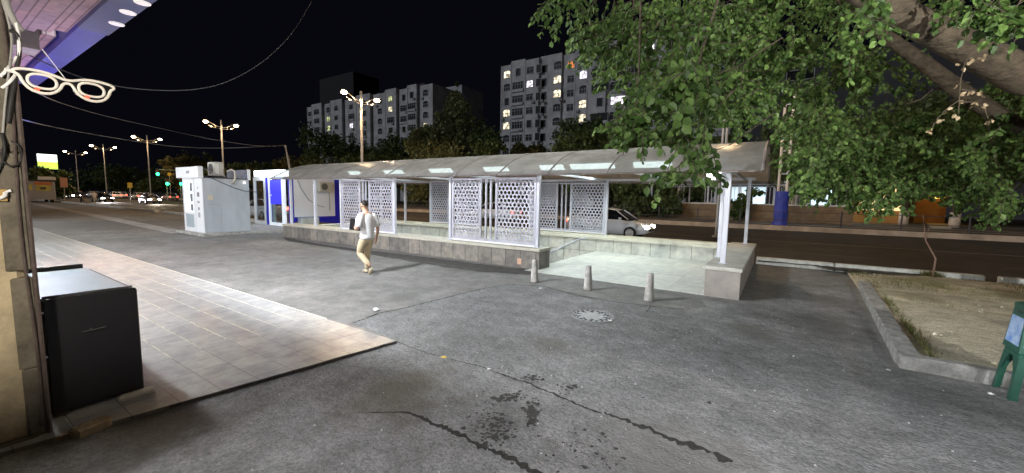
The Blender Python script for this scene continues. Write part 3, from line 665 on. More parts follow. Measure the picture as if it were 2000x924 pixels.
def ring_between(mb, A, Bn, d0, d1):
    n = len(A)
    v = [gpt(u, w, d) for d in (d0, d1) for L in (A, Bn) for u, w in L]
    f = []
    for k in range(n):
        j = (k + 1) % n
        f += [(k, j, n + j, n + k), (2 * n + k, 3 * n + k, 3 * n + j, 2 * n + j), (k, 2 * n + k, 2 * n + j, j), (n + k, n + j, 3 * n + j, 3 * n + k)]
    mb.add(v, f)
mb = MB()
for h_, sx in zip(holes, (-1, 1)):
    c = (0.235, -0.045) if sx < 0 else (0.765, -0.045)
    ring_between(mb, [(c[0] + (u - c[0]) * 1.50, c[1] + (w - c[1]) * 1.55) for u, w in h_], h_, -0.012, 0.012)
mb.prism([(0.40, 0.05), (0.40, -0.02), (0.44, -0.01), (0.5, 0.012), (0.56, -0.01), (0.60, -0.02), (0.60, 0.05), (0.54, 0.035), (0.46, 0.035)], gpt, -0.011, 0.011)
mb.prism([(-0.02, 0.06), (-0.02, 0.0), (0.08, -0.02), (0.12, 0.07)], gpt, -0.0105, 0.0105); mb.prism([(0.90, 0.075), (0.93, -0.02), (1.01, 0.015), (1.02, 0.055)], gpt, -0.0105, 0.0105)
mb.build('frame_plate', mat('black acrylic', (0.012, 0.012, 0.014), 0.25), GS)
M_NEON = mat('white neon tube', (0.85, 0.82, 0.78), 0.4)
for h_, c in zip(holes, ((0.235, -0.045), (0.765, -0.045))):
    mb = MB(); L = [gpt(c[0] + (u - c[0]) * 1.04, c[1] + (w - c[1]) * 1.05, 0.018) for u, w in h_]; mb.tube(L + L[:2], 0.009, 6, False); mb.build('lens_tube', M_NEON, GS, True)
mb = MB(); L = [gpt(u * 1.04 - 0.02, w * 1.22, 0.018) for u, w in outline]
Q = []
for a, b in zip(L, L[1:] + L[:1]): Q += [a * 0.75 + b * 0.25, a * 0.25 + b * 0.75]
mb.tube(Q + Q[:2], 0.010, 6, False); mb.build('outline_tube', M_NEON, GS, True)
mb = MB()
for u in (0.15, 0.68): mb.tube([gpt(u, -0.165, 0.027), gpt(u + 0.05, -0.175, 0.027)], 0.009, 6)
mb.build('red_reflection', emit('glowing red reflection', (1, 0.15, 0.08), 0.6), GS)  # red reflections on the sign, imitated by small glowing strips
mb = MB(); mb.tube([gpt(-0.02, 0.03, 0), gpt(-0.10, 0.06, -0.03)], 0.012, 6); mb.tube([gpt(0.5, 0.04, 0), gpt(0.3, 0.5, -0.1)], 0.003, 5); mb.build('bracket', M_WHITE, GS)

# black cabinet with steel top
BX = thing('black_cabinet', 'black metal cabinet with a bright steel top standing on bricks beside the pier', 'cabinet', (-5.4, 0.8, 0))
mb = MB(); mb.bbox(-6.25, -4.68, 0.53, 1.09, 0.07, 0.985, 0.008); mb.build('body', mat('black powder coat', (0.012, 0.012, 0.014), 0.5), BX)
mb = MB(); mb.box(-4.68, -4.655, 0.545, 1.075, 0.09, 1.0); fd = mb.build('front_door', mat('black door', (0.010, 0.010, 0.013), 0.45), BX)
mb = MB(); mb.box(-4.655, -4.645, 0.86 - 0.085, 0.86 - 0.07, 0.70, 0.715); mb.tube([(-4.650, 0.73, 0.70), (-4.632, 0.74, 0.70), (-4.632, 0.86, 0.705), (-4.650, 0.87, 0.705)], 0.006, 6); mb.build('handle', mat('dull handle', (0.06, 0.06, 0.06), 0.4), fd)
mb = MB(); mb.box(-6.25, -4.70, 0.50, 1.045, 0.987, 1.002); mb.build('steel_top', mat('brushed steel', (0.17, 0.205, 0.22), 0.5, metal=0.3, var=0.1, vscale=3), BX)
mb = MB(); mb.box(-6.28, -6.25, 0.50, 1.03, 0.99, 1.045); mb.build('rim', M_DARKM, BX); mb = MB(); mb.box(-4.70, -4.684, 0.54, 1.06, 1.003, 1.018); mb.build('rim', M_DARKM, BX)
mb = MB()
for z in (0.55, 0.9): mb.tube([(-4.66, 0.53, z), (-4.64, 0.53, z)], 0.008, 8)
mb.build('screw', M_POST, BX)
def brick(name, c, d, rot, m, label, seed):
    rr = random.Random(seed); mb = MB(); mb.bbox(-d[0] / 2, d[0] / 2, -d[1] / 2, d[1] / 2, 0, d[2], 0.012)
    mb.v = [(x + rr.uniform(-0.006, 0.006), y + rr.uniform(-0.006, 0.006), z + (rr.uniform(-0.004, 0.004) if z > 0 else 0)) for x, y, z in mb.v]
    o = mb.build(name, m); o.location = c; o.rotation_euler = (0, 0, rot); tag(o, label, 'brick')
M_BRICK = mat('dusty brick', (0.36, 0.28, 0.19), 0.9, var=0.3, vscale=14, bump=0.6)
b1 = G(272, 782); brick('brick', (b1[0] - 0.05, b1[1], 0.004), (0.24, 0.12, 0.065), 1.4, mat('pale brick', (0.42, 0.40, 0.37), 0.9, var=0.25, vscale=15), 'pale grey brick under the right corner of the black cabinet', 1)
b1 = G(180, 842); brick('brick', (b1[0], b1[1], 0.004), (0.11, 0.21, 0.065), 0.25, M_BRICK, 'brown brick lying in front of the black cabinet', 2)
b1 = G(135, 853); brick('brick', (b1[0], b1[1], 0.004), (0.09, 0.15, 0.03), -0.15, M_BRICK, 'thin flat brick lying against the foot of the pier', 3)
mb = MB(); mb.box(-4.8, -4.42, -3, 0.43, 0.0, 0.05); mb.box(-9, -2.2, -4, -0.35, 0, 0.03); struct(mb.build('shop_step', mat('worn concrete step', (0.15, 0.135, 0.11), 0.9, var=0.35, vscale=4, bump=0.6, bscale=30)))
# ================================================================== BOLLARDS, MANHOLE
cone = MB().lathe((0, 0, 0), [(0.090, 0), (0.088, 0.02), (0.082, 0.10), (0.070, 0.28), (0.058, 0.46), (0.052, 0.49), (0.035, 0.497)], 20)
bm = cone.build('bollard', mat('bollard concrete', (0.44, 0.42, 0.40), 0.85, var=0.3, vscale=9, bump=0.5), smooth=True)
for i, (p, lb, s_) in enumerate((((1044, 551), 'concrete cone bollard nearest the orange hatch in the low wall', 1.0), ((1148, 566), 'middle concrete cone bollard of three in front of the white floor', 1.0), ((1267, 587), 'concrete cone bollard nearest the right side wall', 1.02))):
    o = bm if i == 0 else bm.copy()
    if i: COL.objects.link(o)
    g_ = G(*p); o.location = (g_[0], g_[1], 0.002); o.scale = (s_, s_, s_); o.rotation_euler = (0.02 * (i - 1), 0.03 * (i - 1), i); tag(o, lb, 'bollard', 'concrete bollards at the entrance')
mc = G(1156, 618)
MH = thing('manhole_cover', 'round cast iron manhole cover with chevron pattern set in the asphalt', 'manhole cover', (mc[0], mc[1], 0))
mb = MB(); mb.lathe((mc[0], mc[1], 0.0), [(0.36, 0.004), (0.36, 0.016), (0.33, 0.018), (0.325, 0.012)], 40); mb.build('ring', mat('worn iron ring', (0.16, 0.16, 0.165), 0.6, metal=0.0, var=0.2, vscale=20), MH)
mb = MB(); mb.lathe((mc[0], mc[1], 0.0), [(0.318, 0.005), (0.318, 0.013)], 40); cv = mb.build('cover', mat('worn iron', (0.33, 0.33, 0.34), 0.6, metal=0.0, var=0.2, vscale=14), MH)
mb = MB()
for k in range(20):
    a = 2 * math.pi * k / 20; s_ = 0.018
    for r_, dr in ((0.272, 0), (0.218, 0.5)):
        if r_ < 0.25 and k % 2: continue
        def pp(u, w): 
            aa = a + dr * 0.1 + u / r_; return (mc[0] + (r_ + w) * math.cos(aa), mc[1] + (r_ + w) * math.sin(aa), 0.0142)
        mb.quad(pp(-0.042, 0.038), pp(0.0, 0.038), pp(0.046, 0), pp(0.0, -0.038), pp(-0.042, -0.038), pp(0.004, 0))
mb.build('pattern', mat('dirt in the pattern', (0.015, 0.015, 0.016), 0.9), cv)

# ================================================================== WHITE KIOSK AND CASH MACHINE BOOTH
mb = MB(); mb.bbox(-22.6, -19.6, 6.7, 9.6, 0, 0.10, 0.03); mb.bbox(-24.8, -19.3, 9.6, 12.0, 0, 0.11, 0.03); struct(mb.build('kiosk_plinth', M_CONC))
KX0, KX1, KY0, KY1 = -22.25, -20.2, 7.0, 8.78
KI = thing('white_kiosk', 'white sandwich panel kiosk with a glass door and box sign', 'kiosk', (-21.2, 8.1, 0.1))
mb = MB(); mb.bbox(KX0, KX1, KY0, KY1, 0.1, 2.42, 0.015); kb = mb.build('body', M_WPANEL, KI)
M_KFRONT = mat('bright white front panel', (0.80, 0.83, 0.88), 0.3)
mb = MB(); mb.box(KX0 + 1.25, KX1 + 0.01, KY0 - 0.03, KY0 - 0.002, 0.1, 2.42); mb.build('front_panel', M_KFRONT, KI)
for k, z in enumerate((2.0, 1.72, 1.40, 1.12, 0.85)):
    mb = MB(); w = (0.03, 0.10, 0.13, 0.06, 0.10)[k]; h = (0.05, 0.09, 0.045, 0.06, 0.10)[k]; mb.box(KX0 + 1.62 - w, KX0 + 1.62 + w, KY0 - 0.036, KY0 - 0.031, z - h, z + h)
    mb.build('sticker', mat('grey sticker %d' % (k % 2), (0.12, 0.12, 0.16) if k % 2 else (0.35, 0.36, 0.42), 0.5, var=0.5, vscale=25), KI)
mb = MB()
for a, b, c, d in ((KX0, KX0 + 0.16, 0.1, 2.42), (KX0 + 1.1, KX0 + 1.25, 0.1, 2.42), (KX0 + 0.16, KX0 + 1.1, 0.1, 0.28), (KX0 + 0.16, KX0 + 1.1, 2.30, 2.42), (KX0 + 0.16, KX0 + 1.1, 0.85, 0.95)): mb.box(a, b, KY0 - 0.05, KY0 - 0.002, c, d)
dr = mb.build('door', M_KFRONT, KI)
mb = MB(); mb.box(KX0 + 0.16, KX0 + 1.1, KY0 - 0.03, KY0 - 0.004, 0.95, 2.30); mb.build('upper_pane', emit('lit door glass', (0.85, 0.93, 1.0), 1.5), dr)
mb = MB(); mb.box(KX0 + 0.16, KX0 + 1.1, KY0 - 0.03, KY0 - 0.004, 0.28, 0.85); mb.build('lower_pane', mat('frosted glass', (0.42, 0.50, 0.56), 0.15), dr)
for z0, z1 in ((1.85, 2.22), (1.40, 1.75), (1.0, 1.3)):
    mb = MB(); mb.box(KX0 + 0.75, KX0 + 1.02, KY0 - 0.036, KY0 - 0.031, z0, z1); mb.build('notice', mat('grey notice', (0.16, 0.17, 0.20), 0.6, var=0.3, vscale=9), dr)
mb = MB(); mb.bbox(KX0 - 0.34, KX1 + 0.02, KY0 - 0.16, KY0 + 0.04, 2.425, 2.90, 0.02); sg = mb.build('box_sign', M_KFRONT, KI)
tm = text_mesh('ATM', 0.17); tm.materials.append(mat('grey lettering', (0.25, 0.26, 0.30), 0.5))
to = bpy.data.objects.new('lettering', tm); COL.objects.link(to); to.parent = sg; to.location = np.array(((KX0 + KX1) / 2, KY0 - 0.165, 2.66)) - org(KI); to.rotation_euler = (math.pi / 2, 0, 0)
mb = MB(); mb.box(KX0, KX1, KY0 + 0.05, KY1, 2.422, 2.46); mb.build('roof_deck', M_DARKM, KI)
mb = MB(); mb.box(KX0 + 0.1, KX1 - 0.1, KY1 - 0.10, KY1 - 0.04, 2.46, 2.86); mb.build('rear_board', mat('grey blue board', (0.22, 0.24, 0.33), 0.5), KI)
mb = MB(); mb.box(KX1 - 0.06, KX1 + 0.03, KY1 - 0.04, KY1 + 0.06, 2.40, 2.88); mb.build('corner_post', M_KFRONT, KI)
mb = MB(); mb.tube([(KX1 - 0.1, KY1 - 0.2, 2.46), (KX1 - 0.1, KY1 - 0.55, 2.46), (KX1 - 0.08, KY1 - 0.05, 2.84)], 0.02, 6); mb.tube([(KX1 - 0.15, KY0 + 0.05, 2.86), (KX1 - 0.1, KY0 + 0.5, 2.62), (KX1 - 0.1, KY0 + 0.9, 2.52)], 0.02, 6); mb.build('brace', M_GCABLE, KI)
mb = MB(); mb.tube([(KX1 + 0.02, KY0 + 0.05, 2.47), (KX1 + 0.03, KY0 + 0.3, 2.44), (KX1 + 0.03, KY0 + 0.75, 2.22), (KX1 + 0.03, KY0 + 1.2, 2.02), (KX1 + 0.03, KY0 + 1.6, 1.90), (KX1 + 0.03, KY0 + 2.1, 1.87), (KX1 + 0.03, KY1 + 0.1, 1.88)], 0.014, 6); mb.build('cable', mat('blue black cable', (0.02, 0.03, 0.07), 0.5), KI, True)
mb = MB(); mb.tube([(KX1 - 0.25, KY0 + 1.0, 2.75), (KX1 - 0.02, KY0 + 1.12, 2.84), (KX1 + 0.06, KY0 + 1.2, 2.75), (KX1 + 0.06, KY0 + 1.2, 2.45), (KX1 + 0.05, KY0 + 1.12, 2.28), (KX1 + 0.02, KY0 + 1.05, 2.2)], 0.035, 8); mb.build('hose', mat('beige pipe lagging', (0.55, 0.52, 0.45), 0.7), KI, True)
mb = MB(); mb.box(KX1, KX1 + 0.006, KY0 + 0.15, KY0 + 0.35, 1.5, 1.7); mb.build('label_patch', mat('faded note', (0.60, 0.54, 0.42), 0.8), KI)
mb = MB(); mb.box(KX1, KX1 + 0.004, KY0 + 0.10, KY0 + 0.62, 1.30, 1.315); mb.box(KX1, KX1 + 0.004, KY0 + 0.62, KY0 + 0.632, 0.12, 1.30); mb.build('panel_seam', mat('panel seam', (0.35, 0.36, 0.38), 0.6), KI)
mb = MB(); mb.lathe((KX1 + 0.02, KY1 - 0.2, 2.28), [(0.03, -0.03), (0.04, 0), (0.02, 0.03)], 8); mb.build('security_light', emit('security light', (1, 1, 0.95), 6), KI)
AC = thing('air_conditioner', 'grey air conditioner unit standing on the roof of the white kiosk', 'air conditioner', (-21.2, 7.85, 2.46))
mb = MB(); mb.bbox(-21.45, -20.75, 7.65, 8.0, 2.56, 3.16, 0.02); ab = mb.build('casing', mat('grey beige casing', (0.50, 0.50, 0.46), 0.5), AC)
mb = MB(); mb.box(-20.748, -20.742, 7.68, 7.82, 2.62, 3.1); mb.build('side_panel', mat('bright casing panel', (0.7, 0.7, 0.68), 0.4), ab)
mb = MB(); mb.tube([(-21.1, 7.645, 2.86), (-21.1, 7.63, 2.86)], 0.22, 20); mb.build('fan_grille', M_DARKM, ab)
mb = MB(); mb.box(-21.4, -21.3, 7.6, 8.05, 2.46, 2.56); mb.box(-20.9, -20.8, 7.6, 8.05, 2.46, 2.56); mb.build('feet', M_DARKM, AC)

AT = thing('cash_machine_booth', 'blue and white cash machine booth with a glowing white roof sign', 'booth', (-22, 12, 0.1))
Y0 = 11.0
mb = MB(); mb.box(-23.42, -23.12, Y0, Y0 + 0.3, 0.11, 2.7); mb.build('blue_pillar', mat('bright blue panel', (0.02, 0.02, 0.55), 0.3), AT)
mb = MB()
for a, b, c, d in ((-23.12, -22.98, 0.11, 2.66), (-21.75, -21.45, 0.11, 2.66), (-22.98, -21.75, 0.11, 0.26), (-22.98, -21.75, 2.54, 2.66)): mb.box(a, b, Y0 - 0.02, Y0 + 0.06, c, d)
d0 = mb.build('door_frame', emit('glowing white door frame', (0.85, 0.92, 1.0), 0.35), AT)
mb = MB(); mb.box(-22.98, -21.75, Y0 + 0.01, Y0 + 0.03, 1.25, 2.54); mb.build('blue_glass', emit('backlit blue glass', (0.03, 0.03, 0.75), 0.75), d0)
mb = MB(); mb.box(-22.98, -21.75, Y0 + 0.01, Y0 + 0.03, 0.26, 1.25); mb.build('clear_pane', M_CLEAR, d0)
mb = MB(); mb.box(-22.95, -22.62, Y0 + 0.09, Y0 + 0.11, 0.26, 1.25); mb.build('inner_panel', mat('pale green panel', (0.45, 0.52, 0.46), 0.5), AT)
mb = MB(); mb.tube([(-22.8, Y0 - 0.04, 1.72), (-22.8, Y0 - 0.01, 1.72)], 0.045, 10); mb.build('door_knob', M_WHITE, d0)
mb = MB(); mb.bbox(-23.9, -21.15, Y0 - 0.35, Y0 + 0.1, 2.70, 3.02, 0.02); mb.build('roof_sign', emit('glowing white sign', (0.85, 0.92, 1.0), 5), AT)
mb = MB()
for a, b, c, d in ((-24.75, -24.5, 0.11, 2.68), (-23.6, -23.43, 0.11, 2.68), (-24.5, -23.6, 0.11, 0.28), (-24.5, -23.6, 2.5, 2.68)): mb.box(a, b, Y0 - 0.03, Y0 + 0.03, c, d)
d1 = mb.build('side_door', mat('white door frame', (0.72, 0.78, 0.82), 0.35), AT)
mb = MB(); mb.box(-24.5, -23.6, Y0 - 0.005, Y0 + 0.005, 0.28, 2.5); mb.build('side_pane', M_CLEAR, d1)
XS = -21.35
mb = MB(); mb.box(XS - 0.06, XS, 11.40, 13.76, 0.58, 2.70); mb.build('white_wall', mat('white booth wall', (0.74, 0.75, 0.80), 0.45), AT)
mb = MB(); mb.box(XS - 0.06, XS + 0.01, 11.15, 11.40, 0.11, 2.72); mb.box(XS - 0.06, XS + 0.01, 13.76, 14.05, 0.34, 2.72); mb.box(XS - 0.06, XS + 0.01, 11.40, 13.76, 0.34, 0.58); mb.build('blue_border', M_BLUE, AT)
mb = MB(); mb.box(-23.4, -21.42, Y0 + 0.1, 14.1, 2.62, 2.70); mb.build('roof', M_DARKM, AT)
mb = MB(); mb.box(-23.4, XS - 0.07, 14.04, 14.1, 0.11, 2.61); mb.build('rear_wall', M_BLUE, AT)
mb = MB(); mb.tube([(XS + 0.03, 11.6, 2.6), (XS + 0.03, 11.8, 2.1), (XS + 0.03, 12.2, 1.5), (XS + 0.03, 12.7, 1.2), (XS + 0.03, 13.1, 1.1)], 0.018, 6); mb.tube([(XS + 0.03, 13.4, 1.95), (XS + 0.03, 13.42, 0.9)], 0.012, 6); mb.build('cable', M_GCABLE, AT, True)
mb = MB(); mb.bbox(XS + 0.02, XS + 0.42, 11.55, 12.55, 0.12, 0.56, 0.03); mb.build('base_cabinet', mat('pale green grey box', (0.42, 0.46, 0.44), 0.4, var=0.2, vscale=3), AT)
AC2 = thing('air_conditioner', 'beige air conditioner unit bolted to the white wall of the cash machine booth', 'air conditioner', (XS + 0.2, 13.0, 2.0))
mb = MB(); mb.bbox(XS + 0.02, XS + 0.32, 12.68, 13.42, 1.98, 2.48, 0.02); ab = mb.build('casing', mat('beige casing', (0.55, 0.53, 0.45), 0.5), AC2)
mb = MB(); mb.tube([(XS + 0.32, 12.96, 2.23), (XS + 0.335, 12.96, 2.23)], 0.19, 20); mb.build('fan_grille', mat('grille', (0.12, 0.12, 0.11), 0.6), ab)
lamp('sign_light', 'AREA', (-22.5, Y0 - 0.5, 2.8), 55, (0.85, 0.92, 1.0), (2.4, 0.3), AT, (0, -1, -0.5))
lamp('blue_light', 'POINT', (-22.3, Y0 + 0.9, 2.2), 22, (0.35, 0.4, 1.0), 0.2, AT)
SP = thing('service_pole', 'thin leaning pole behind the booth where the overhead wires meet', 'pole', (-24.7, 13.5, 0))
a, b = atY(569, 345, 13.5), atY(557, 284, 13.5)
mb = MB(); mb.tube([(a[0] + 0.6, 13.5, 0), a, b], [0.06, 0.055, 0.04], 8); mb.build('mast', mat('rusty pale pole', (0.42, 0.36, 0.28), 0.7), SP, True)
mb = MB(); mb.tube([b, a + np.array([0.25, 0.2, -0.6])], 0.008, 5); mb.tube([b - np.array([0.15, 0, 0.05]), b + np.array([0.15, 0, -0.05])], 0.02, 6); mb.build('stay', M_GCABLE, SP)
def wire(name, label, pts, r, sm=3):
    P = [np.array(p) for p in pts]
    for _ in range(sm):
        Q = [P[0]]
        for a, b in zip(P, P[1:]): Q += [a * 0.75 + b * 0.25, a * 0.25 + b * 0.75]
        P = Q + [P[-1]]
    mb = MB(); mb.tube(P, r, 5); o = mb.build(name, M_WIRE, smooth=True); tag(o, label, 'wire'); return o
M_WIRE = mat('overhead wire', (0.05, 0.05, 0.055), 0.6)
def span(pp, d0, d1): return [atD(x, y, d0 + (d1 - d0) * i / (len(pp) - 1)) for i, (x, y) in enumerate(pp)]
wire('overhead_wire', 'lower overhead wire running from the pier to the leaning pole', span([(30, 231), (110, 250), (242, 273), (340, 287), (430, 290), (500, 287), (557, 283)], 6.5, 24), 0.010)
wire('overhead_wire', 'middle overhead wire passing below the spectacles sign to the leaning pole', span([(70, 180), (112, 200), (200, 226), (300, 248), (400, 270), (455, 279), (510, 286), (557, 285)], 6.5, 24), 0.009)
wire('overhead_wire', 'thick sagging wire hanging from the canopy up across the dark sky', span([(20, 90), (120, 138), (200, 165), (290, 177), (380, 177), (450, 160), (520, 118), (575, 62), (612, -4), (640, -60)], 6, 13), 0.010)

# ================================================================== PERSON
def skin(name, V_, E_, Rr, m, parent, root=0, sub=2):
    me = bpy.data.meshes.new(name); me.from_pydata([tuple(map(float, v)) for v in V_], E_, []); me.update()
    o = bpy.data.objects.new(name, me); COL.objects.link(o)
    md = o.modifiers.new('skin', 'SKIN')
    if not me.skin_vertices: 
        bpy.context.view_layer.update()
    for i, r in enumerate(Rr):
        sv = me.skin_vertices[0].data[i]; sv.radius = r if hasattr(r, '__len__') else (r, r); sv.use_root = (i == root)
    md.use_smooth_shade = True
    s = o.modifiers.new('sub', 'SUBSURF'); s.levels = sub; s.render_levels = sub
    me2 = bpy.data.meshes.new_from_object(o.evaluated_get(bpy.context.evaluated_depsgraph_get()))
    bpy.data.objects.remove(o)
    me2.polygons.foreach_set('use_smooth', [True] * len(me2.polygons)); me2.materials.clear(); me2.materials.append(m)
    o2 = bpy.data.objects.new(name, me2); COL.objects.link(o2); o2.parent = parent; return o2
class Rig:
    def __init__(s, fwd):
        f = np.array([fwd[0], fwd[1], 0.0]); f /= np.linalg.norm(f); s.f = f; s.l = np.array([-f[1], f[0], 0]); s.u = np.array([0, 0, 1.0])
        s.v = []; s.e = []; s.r = []
    def p(s, a, b, c): return s.f * a + s.l * b + s.u * c
    def chain(s, pts, radii, start=None):
        prev = start
        for q, r in zip(pts, radii):
            s.v.append(s.p(*q)); s.r.append(r); i = len(s.v) - 1
            if prev is not None: s.e.append((prev, i))
            prev = i
        return prev
M_SKIN = mat('skin', (0.48, 0.30, 0.21), 0.55); M_TEE = mat('white cotton', (0.80, 0.80, 0.83), 0.85, var=0.06, vscale=6, bump=0.25, bscale=18)
M_CHINO = mat('sand cotton', (0.50, 0.41, 0.28), 0.85, var=0.1, vscale=6, bump=0.3, bscale=16); M_HAIR = mat('black hair', (0.015, 0.012, 0.010), 0.6, bump=0.5, bscale=60)
def walker(name, label, loc, fwd, bag):
    H = thing(name, label, 'person', loc)
    g = Rig(fwd)
    g.chain([(0, 0, 0.95), (0.0, 0, 1.10), (0.01, 0, 1.25), (0.015, 0, 1.36), (0.035, 0, 1.44), (0.065, 0, 1.49)], [(0.12, 0.10), (0.11, 0.09), (0.12, 0.095), (0.11, 0.08), 0.055, 0.052]); nk = 5
    g.chain([(0.09, 0, 1.545), (0.105, 0, 1.60), (0.085, 0, 1.655)], [(0.070, 0.078), (0.076, 0.090), (0.062, 0.07)], nk); hd = len(g.v) - 2
    g.chain([(0.185, 0, 1.555)], [0.014], hd - 1)
    for sd in (1, -1): g.chain([(0.09, sd * 0.082, 1.585)], [0.014], hd)
    def hand(wi, base, dirf, palm):
        b = np.array(base, float); d = np.array(dirf, float); d /= np.linalg.norm(d); w = np.array(palm, float)
        k = g.chain([tuple(b + d * 0.05)], [(0.030, 0.018)], wi)
        for j, ln in zip((-1.5, -0.5, 0.5, 1.5), (0.065, 0.08, 0.075, 0.06)):
            g.chain([tuple(b + d * 0.09 + w * j * 0.018), tuple(b + d * (0.09 + ln * 0.6) + w * j * 0.018 + np.array([0.012, 0, 0])), tuple(b + d * (0.09 + ln) + w * j * 0.018 + np.array([0.02, 0, -0.01]))], [0.010, 0.009, 0.007], k)
        g.chain([tuple(b + d * 0.03 + w * 0.04), tuple(b + d * 0.07 + w * 0.055)], [0.011, 0.008], k)
    # left arm bent across the chest, right arm hanging back
    if bag:
        k = g.chain([(0.01, 0.17, 1.37), (-0.02, 0.24, 1.22), (-0.03, 0.275, 1.09), (0.08, 0.25, 1.07), (0.19, 0.19, 1.09)], [0.055, 0.047, 0.041, 0.038, 0.028], 3); hand(k, (0.19, 0.19, 1.09), (0.6, -0.75, 0.15), (0.1, 0.1, 1))
    else:
        k = g.chain([(0.01, 0.17, 1.37), (0.0, 0.22, 1.22), (0.02, 0.24, 1.08), (0.06, 0.24, 0.95), (0.10, 0.23, 0.84)], [0.055, 0.047, 0.041, 0.036, 0.027], 3); hand(k, (0.10, 0.23, 0.84), (0.2, 0, -1), (1, 0, 0))
    k = g.chain([(0.01, -0.17, 1.37), (-0.03, -0.23, 1.22), (-0.06, -0.25, 1.09), (-0.05, -0.26, 0.96), (-0.01, -0.26, 0.85)], [0.055, 0.046, 0.040, 0.036, 0.027], 3); hand(k, (-0.01, -0.26, 0.85), (0.2, 0, -1), (1, 0, 0))
    # legs under the trousers
    g.chain([(0, -0.09, 0.86), (0.12, -0.09, 0.48), (0.14, -0.09, 0.10)], [0.08, 0.055, 0.04], 0)
    g.chain([(0.02, 0.09, 0.86), (0.17, 0.09, 0.49), (-0.19, 0.085, 0.22)], [0.08, 0.055, 0.04], 0)
    body = skin('body', g.v, g.e, g.r, M_SKIN, H)
    t = Rig(fwd); mb = MB(); NS = 18
    def oval_loft(secs, cap=True):
        v = []; 
        for c, a_, b_ in secs: v += [np.array(c) + a_ * math.cos(2 * math.pi * k / NS) + b_ * math.sin(2 * math.pi * k / NS) for k in range(NS)]
        f = [(i * NS + k, i * NS + (k + 1) % NS, (i + 1) * NS + (k + 1) % NS, (i + 1) * NS + k) for i in range(len(secs) - 1) for k in range(NS)]
        mb.add(v, f + ([tuple(range(NS - 1, -1, -1)), tuple((len(secs) - 1) * NS + k for k in range(NS))] if cap else []))
    oval_loft([(t.p(cf, 0, u), t.l * w, t.f * dp) for u, cf, w, dp in ((0.83, 0.0, 0.178, 0.140), (0.88, 0.0, 0.180, 0.142), (0.97, -0.005, 0.172, 0.132), (1.07, 0.0, 0.168, 0.126), (1.17, 0.005, 0.178, 0.128), (1.27, 0.005, 0.192, 0.122), (1.34, 0.01, 0.188, 0.108), (1.39, 0.015, 0.145, 0.092), (1.425, 0.025, 0.088, 0.074), (1.45, 0.035, 0.064, 0.060))])
    for sd in (1, -1):
        pts = [np.array(q_) for q_ in ((0.01, sd * 0.12, 1.37), (0.005, sd * 0.175, 1.345), (-0.01, sd * 0.222, 1.26), (-0.022, sd * 0.25, 1.17), (-0.03, sd * 0.265, 1.11))]
        secs = []
        for i_, q_ in enumerate(pts):
            d_ = pts[min(i_ + 1, 4)] - pts[max(i_ - 1, 0)]; d_ /= np.linalg.norm(d_); a_ = np.array([1.0, 0, 0]) - d_ * d_[0]; a_ /= np.linalg.norm(a_); b_ = np.cross(d_, a_)
            r_ = (0.075, 0.083, 0.080, 0.078, 0.080)[i_]; secs.append((t.p(*q_), t.p(*a_) * r_, t.p(*b_) * r_))
        oval_loft(secs)
    mb.v = [tuple(np.array(q_) + org(H)) for q_ in mb.v]
    mb.build('t_shirt', M_TEE, H, True)
    q = Rig(fwd)
    q.chain([(0.0, 0, 0.95), (0.0, 0, 0.86)], [(0.15, 0.115), (0.15, 0.12)])
    q.chain([(0.03, -0.095, 0.78), (0.09, -0.095, 0.62), (0.125, -0.095, 0.47), (0.14, -0.095, 0.28), (0.135, -0.095, 0.09)], [0.105, 0.092, 0.078, 0.068, 0.066], 1)
    q.chain([(0.04, 0.095, 0.78), (0.11, 0.095, 0.63), (0.165, 0.095, 0.49), (0.0, 0.092, 0.36), (-0.165, 0.088, 0.24)], [0.105, 0.094, 0.082, 0.070, 0.066], 1)
    skin('trousers', q.v, q.e, q.r, M_CHINO if bag else mat('dark trousers', (0.03, 0.03, 0.035), 0.8), H)
    for pts in (((0.09, -0.095, 0.055), (0.19, -0.10, 0.048), (0.29, -0.105, 0.036)), ((-0.25, 0.085, 0.20), (-0.205, 0.085, 0.11), (-0.15, 0.085, 0.036))):
        s_ = Rig(fwd); s_.chain(pts, [(0.052, 0.052), (0.054, 0.046), (0.046, 0.030)]); skin('shoe', s_.v, s_.e, s_.r, mat('beige shoes', (0.42, 0.36, 0.26), 0.7), H)
    h = Rig(fwd); h.chain([(0.035, 0, 1.575), (0.045, 0, 1.635), (0.085, 0, 1.675), (0.135, 0, 1.66)], [(0.072, 0.05), (0.082, 0.075), (0.078, 0.066), (0.058, 0.03)]); skin('hair', h.v, h.e, h.r, M_HAIR, H)
    return H, g
H1, g1 = walker('person', 'man in white T-shirt and sand trousers walking away with head bowed', (-7.86, 5.86, 0.004), (-1, -0.05), True)
H1.scale = (1.0, 1.0, 1.0)
mb = MB(); c = np.array([-7.86, 5.86, 0.004]) + g1.p(0.20, 0.13, 1.15); f_, l_ = g1.f, g1.l
mb.obox(c, f_ * 0.09 + l_ * 0.11 + np.array([0, 0, 0.02]), f_ * 0.012 - l_ * 0.010, np.array([0, 0, 0.13]) - f_ * 0.03)
tag(mb.build('document_case', mat('black leather', (0.012, 0.012, 0.014), 0.5), loc=tuple(c)), 'black flat case held against the chest by the walking man', 'case')
M_TEE2 = mat('dark jacket', (0.03, 0.03, 0.04), 0.8)
p1 = G(162, 397.5); HB, _ = walker('person', 'distant pedestrian in dark clothes standing by the road kerb', (p1[0], p1[1], 0), (0.3, -1), False)
for ch in HB.children:
    if ch.name.startswith('t_shirt'): ch.data.materials[0] = M_TEE2
p1 = G(185, 397.5); HC2, _ = walker('person', 'distant pedestrian in pale clothes near the road kerb', (p1[0], p1[1], 0), (1, 0.2), False)
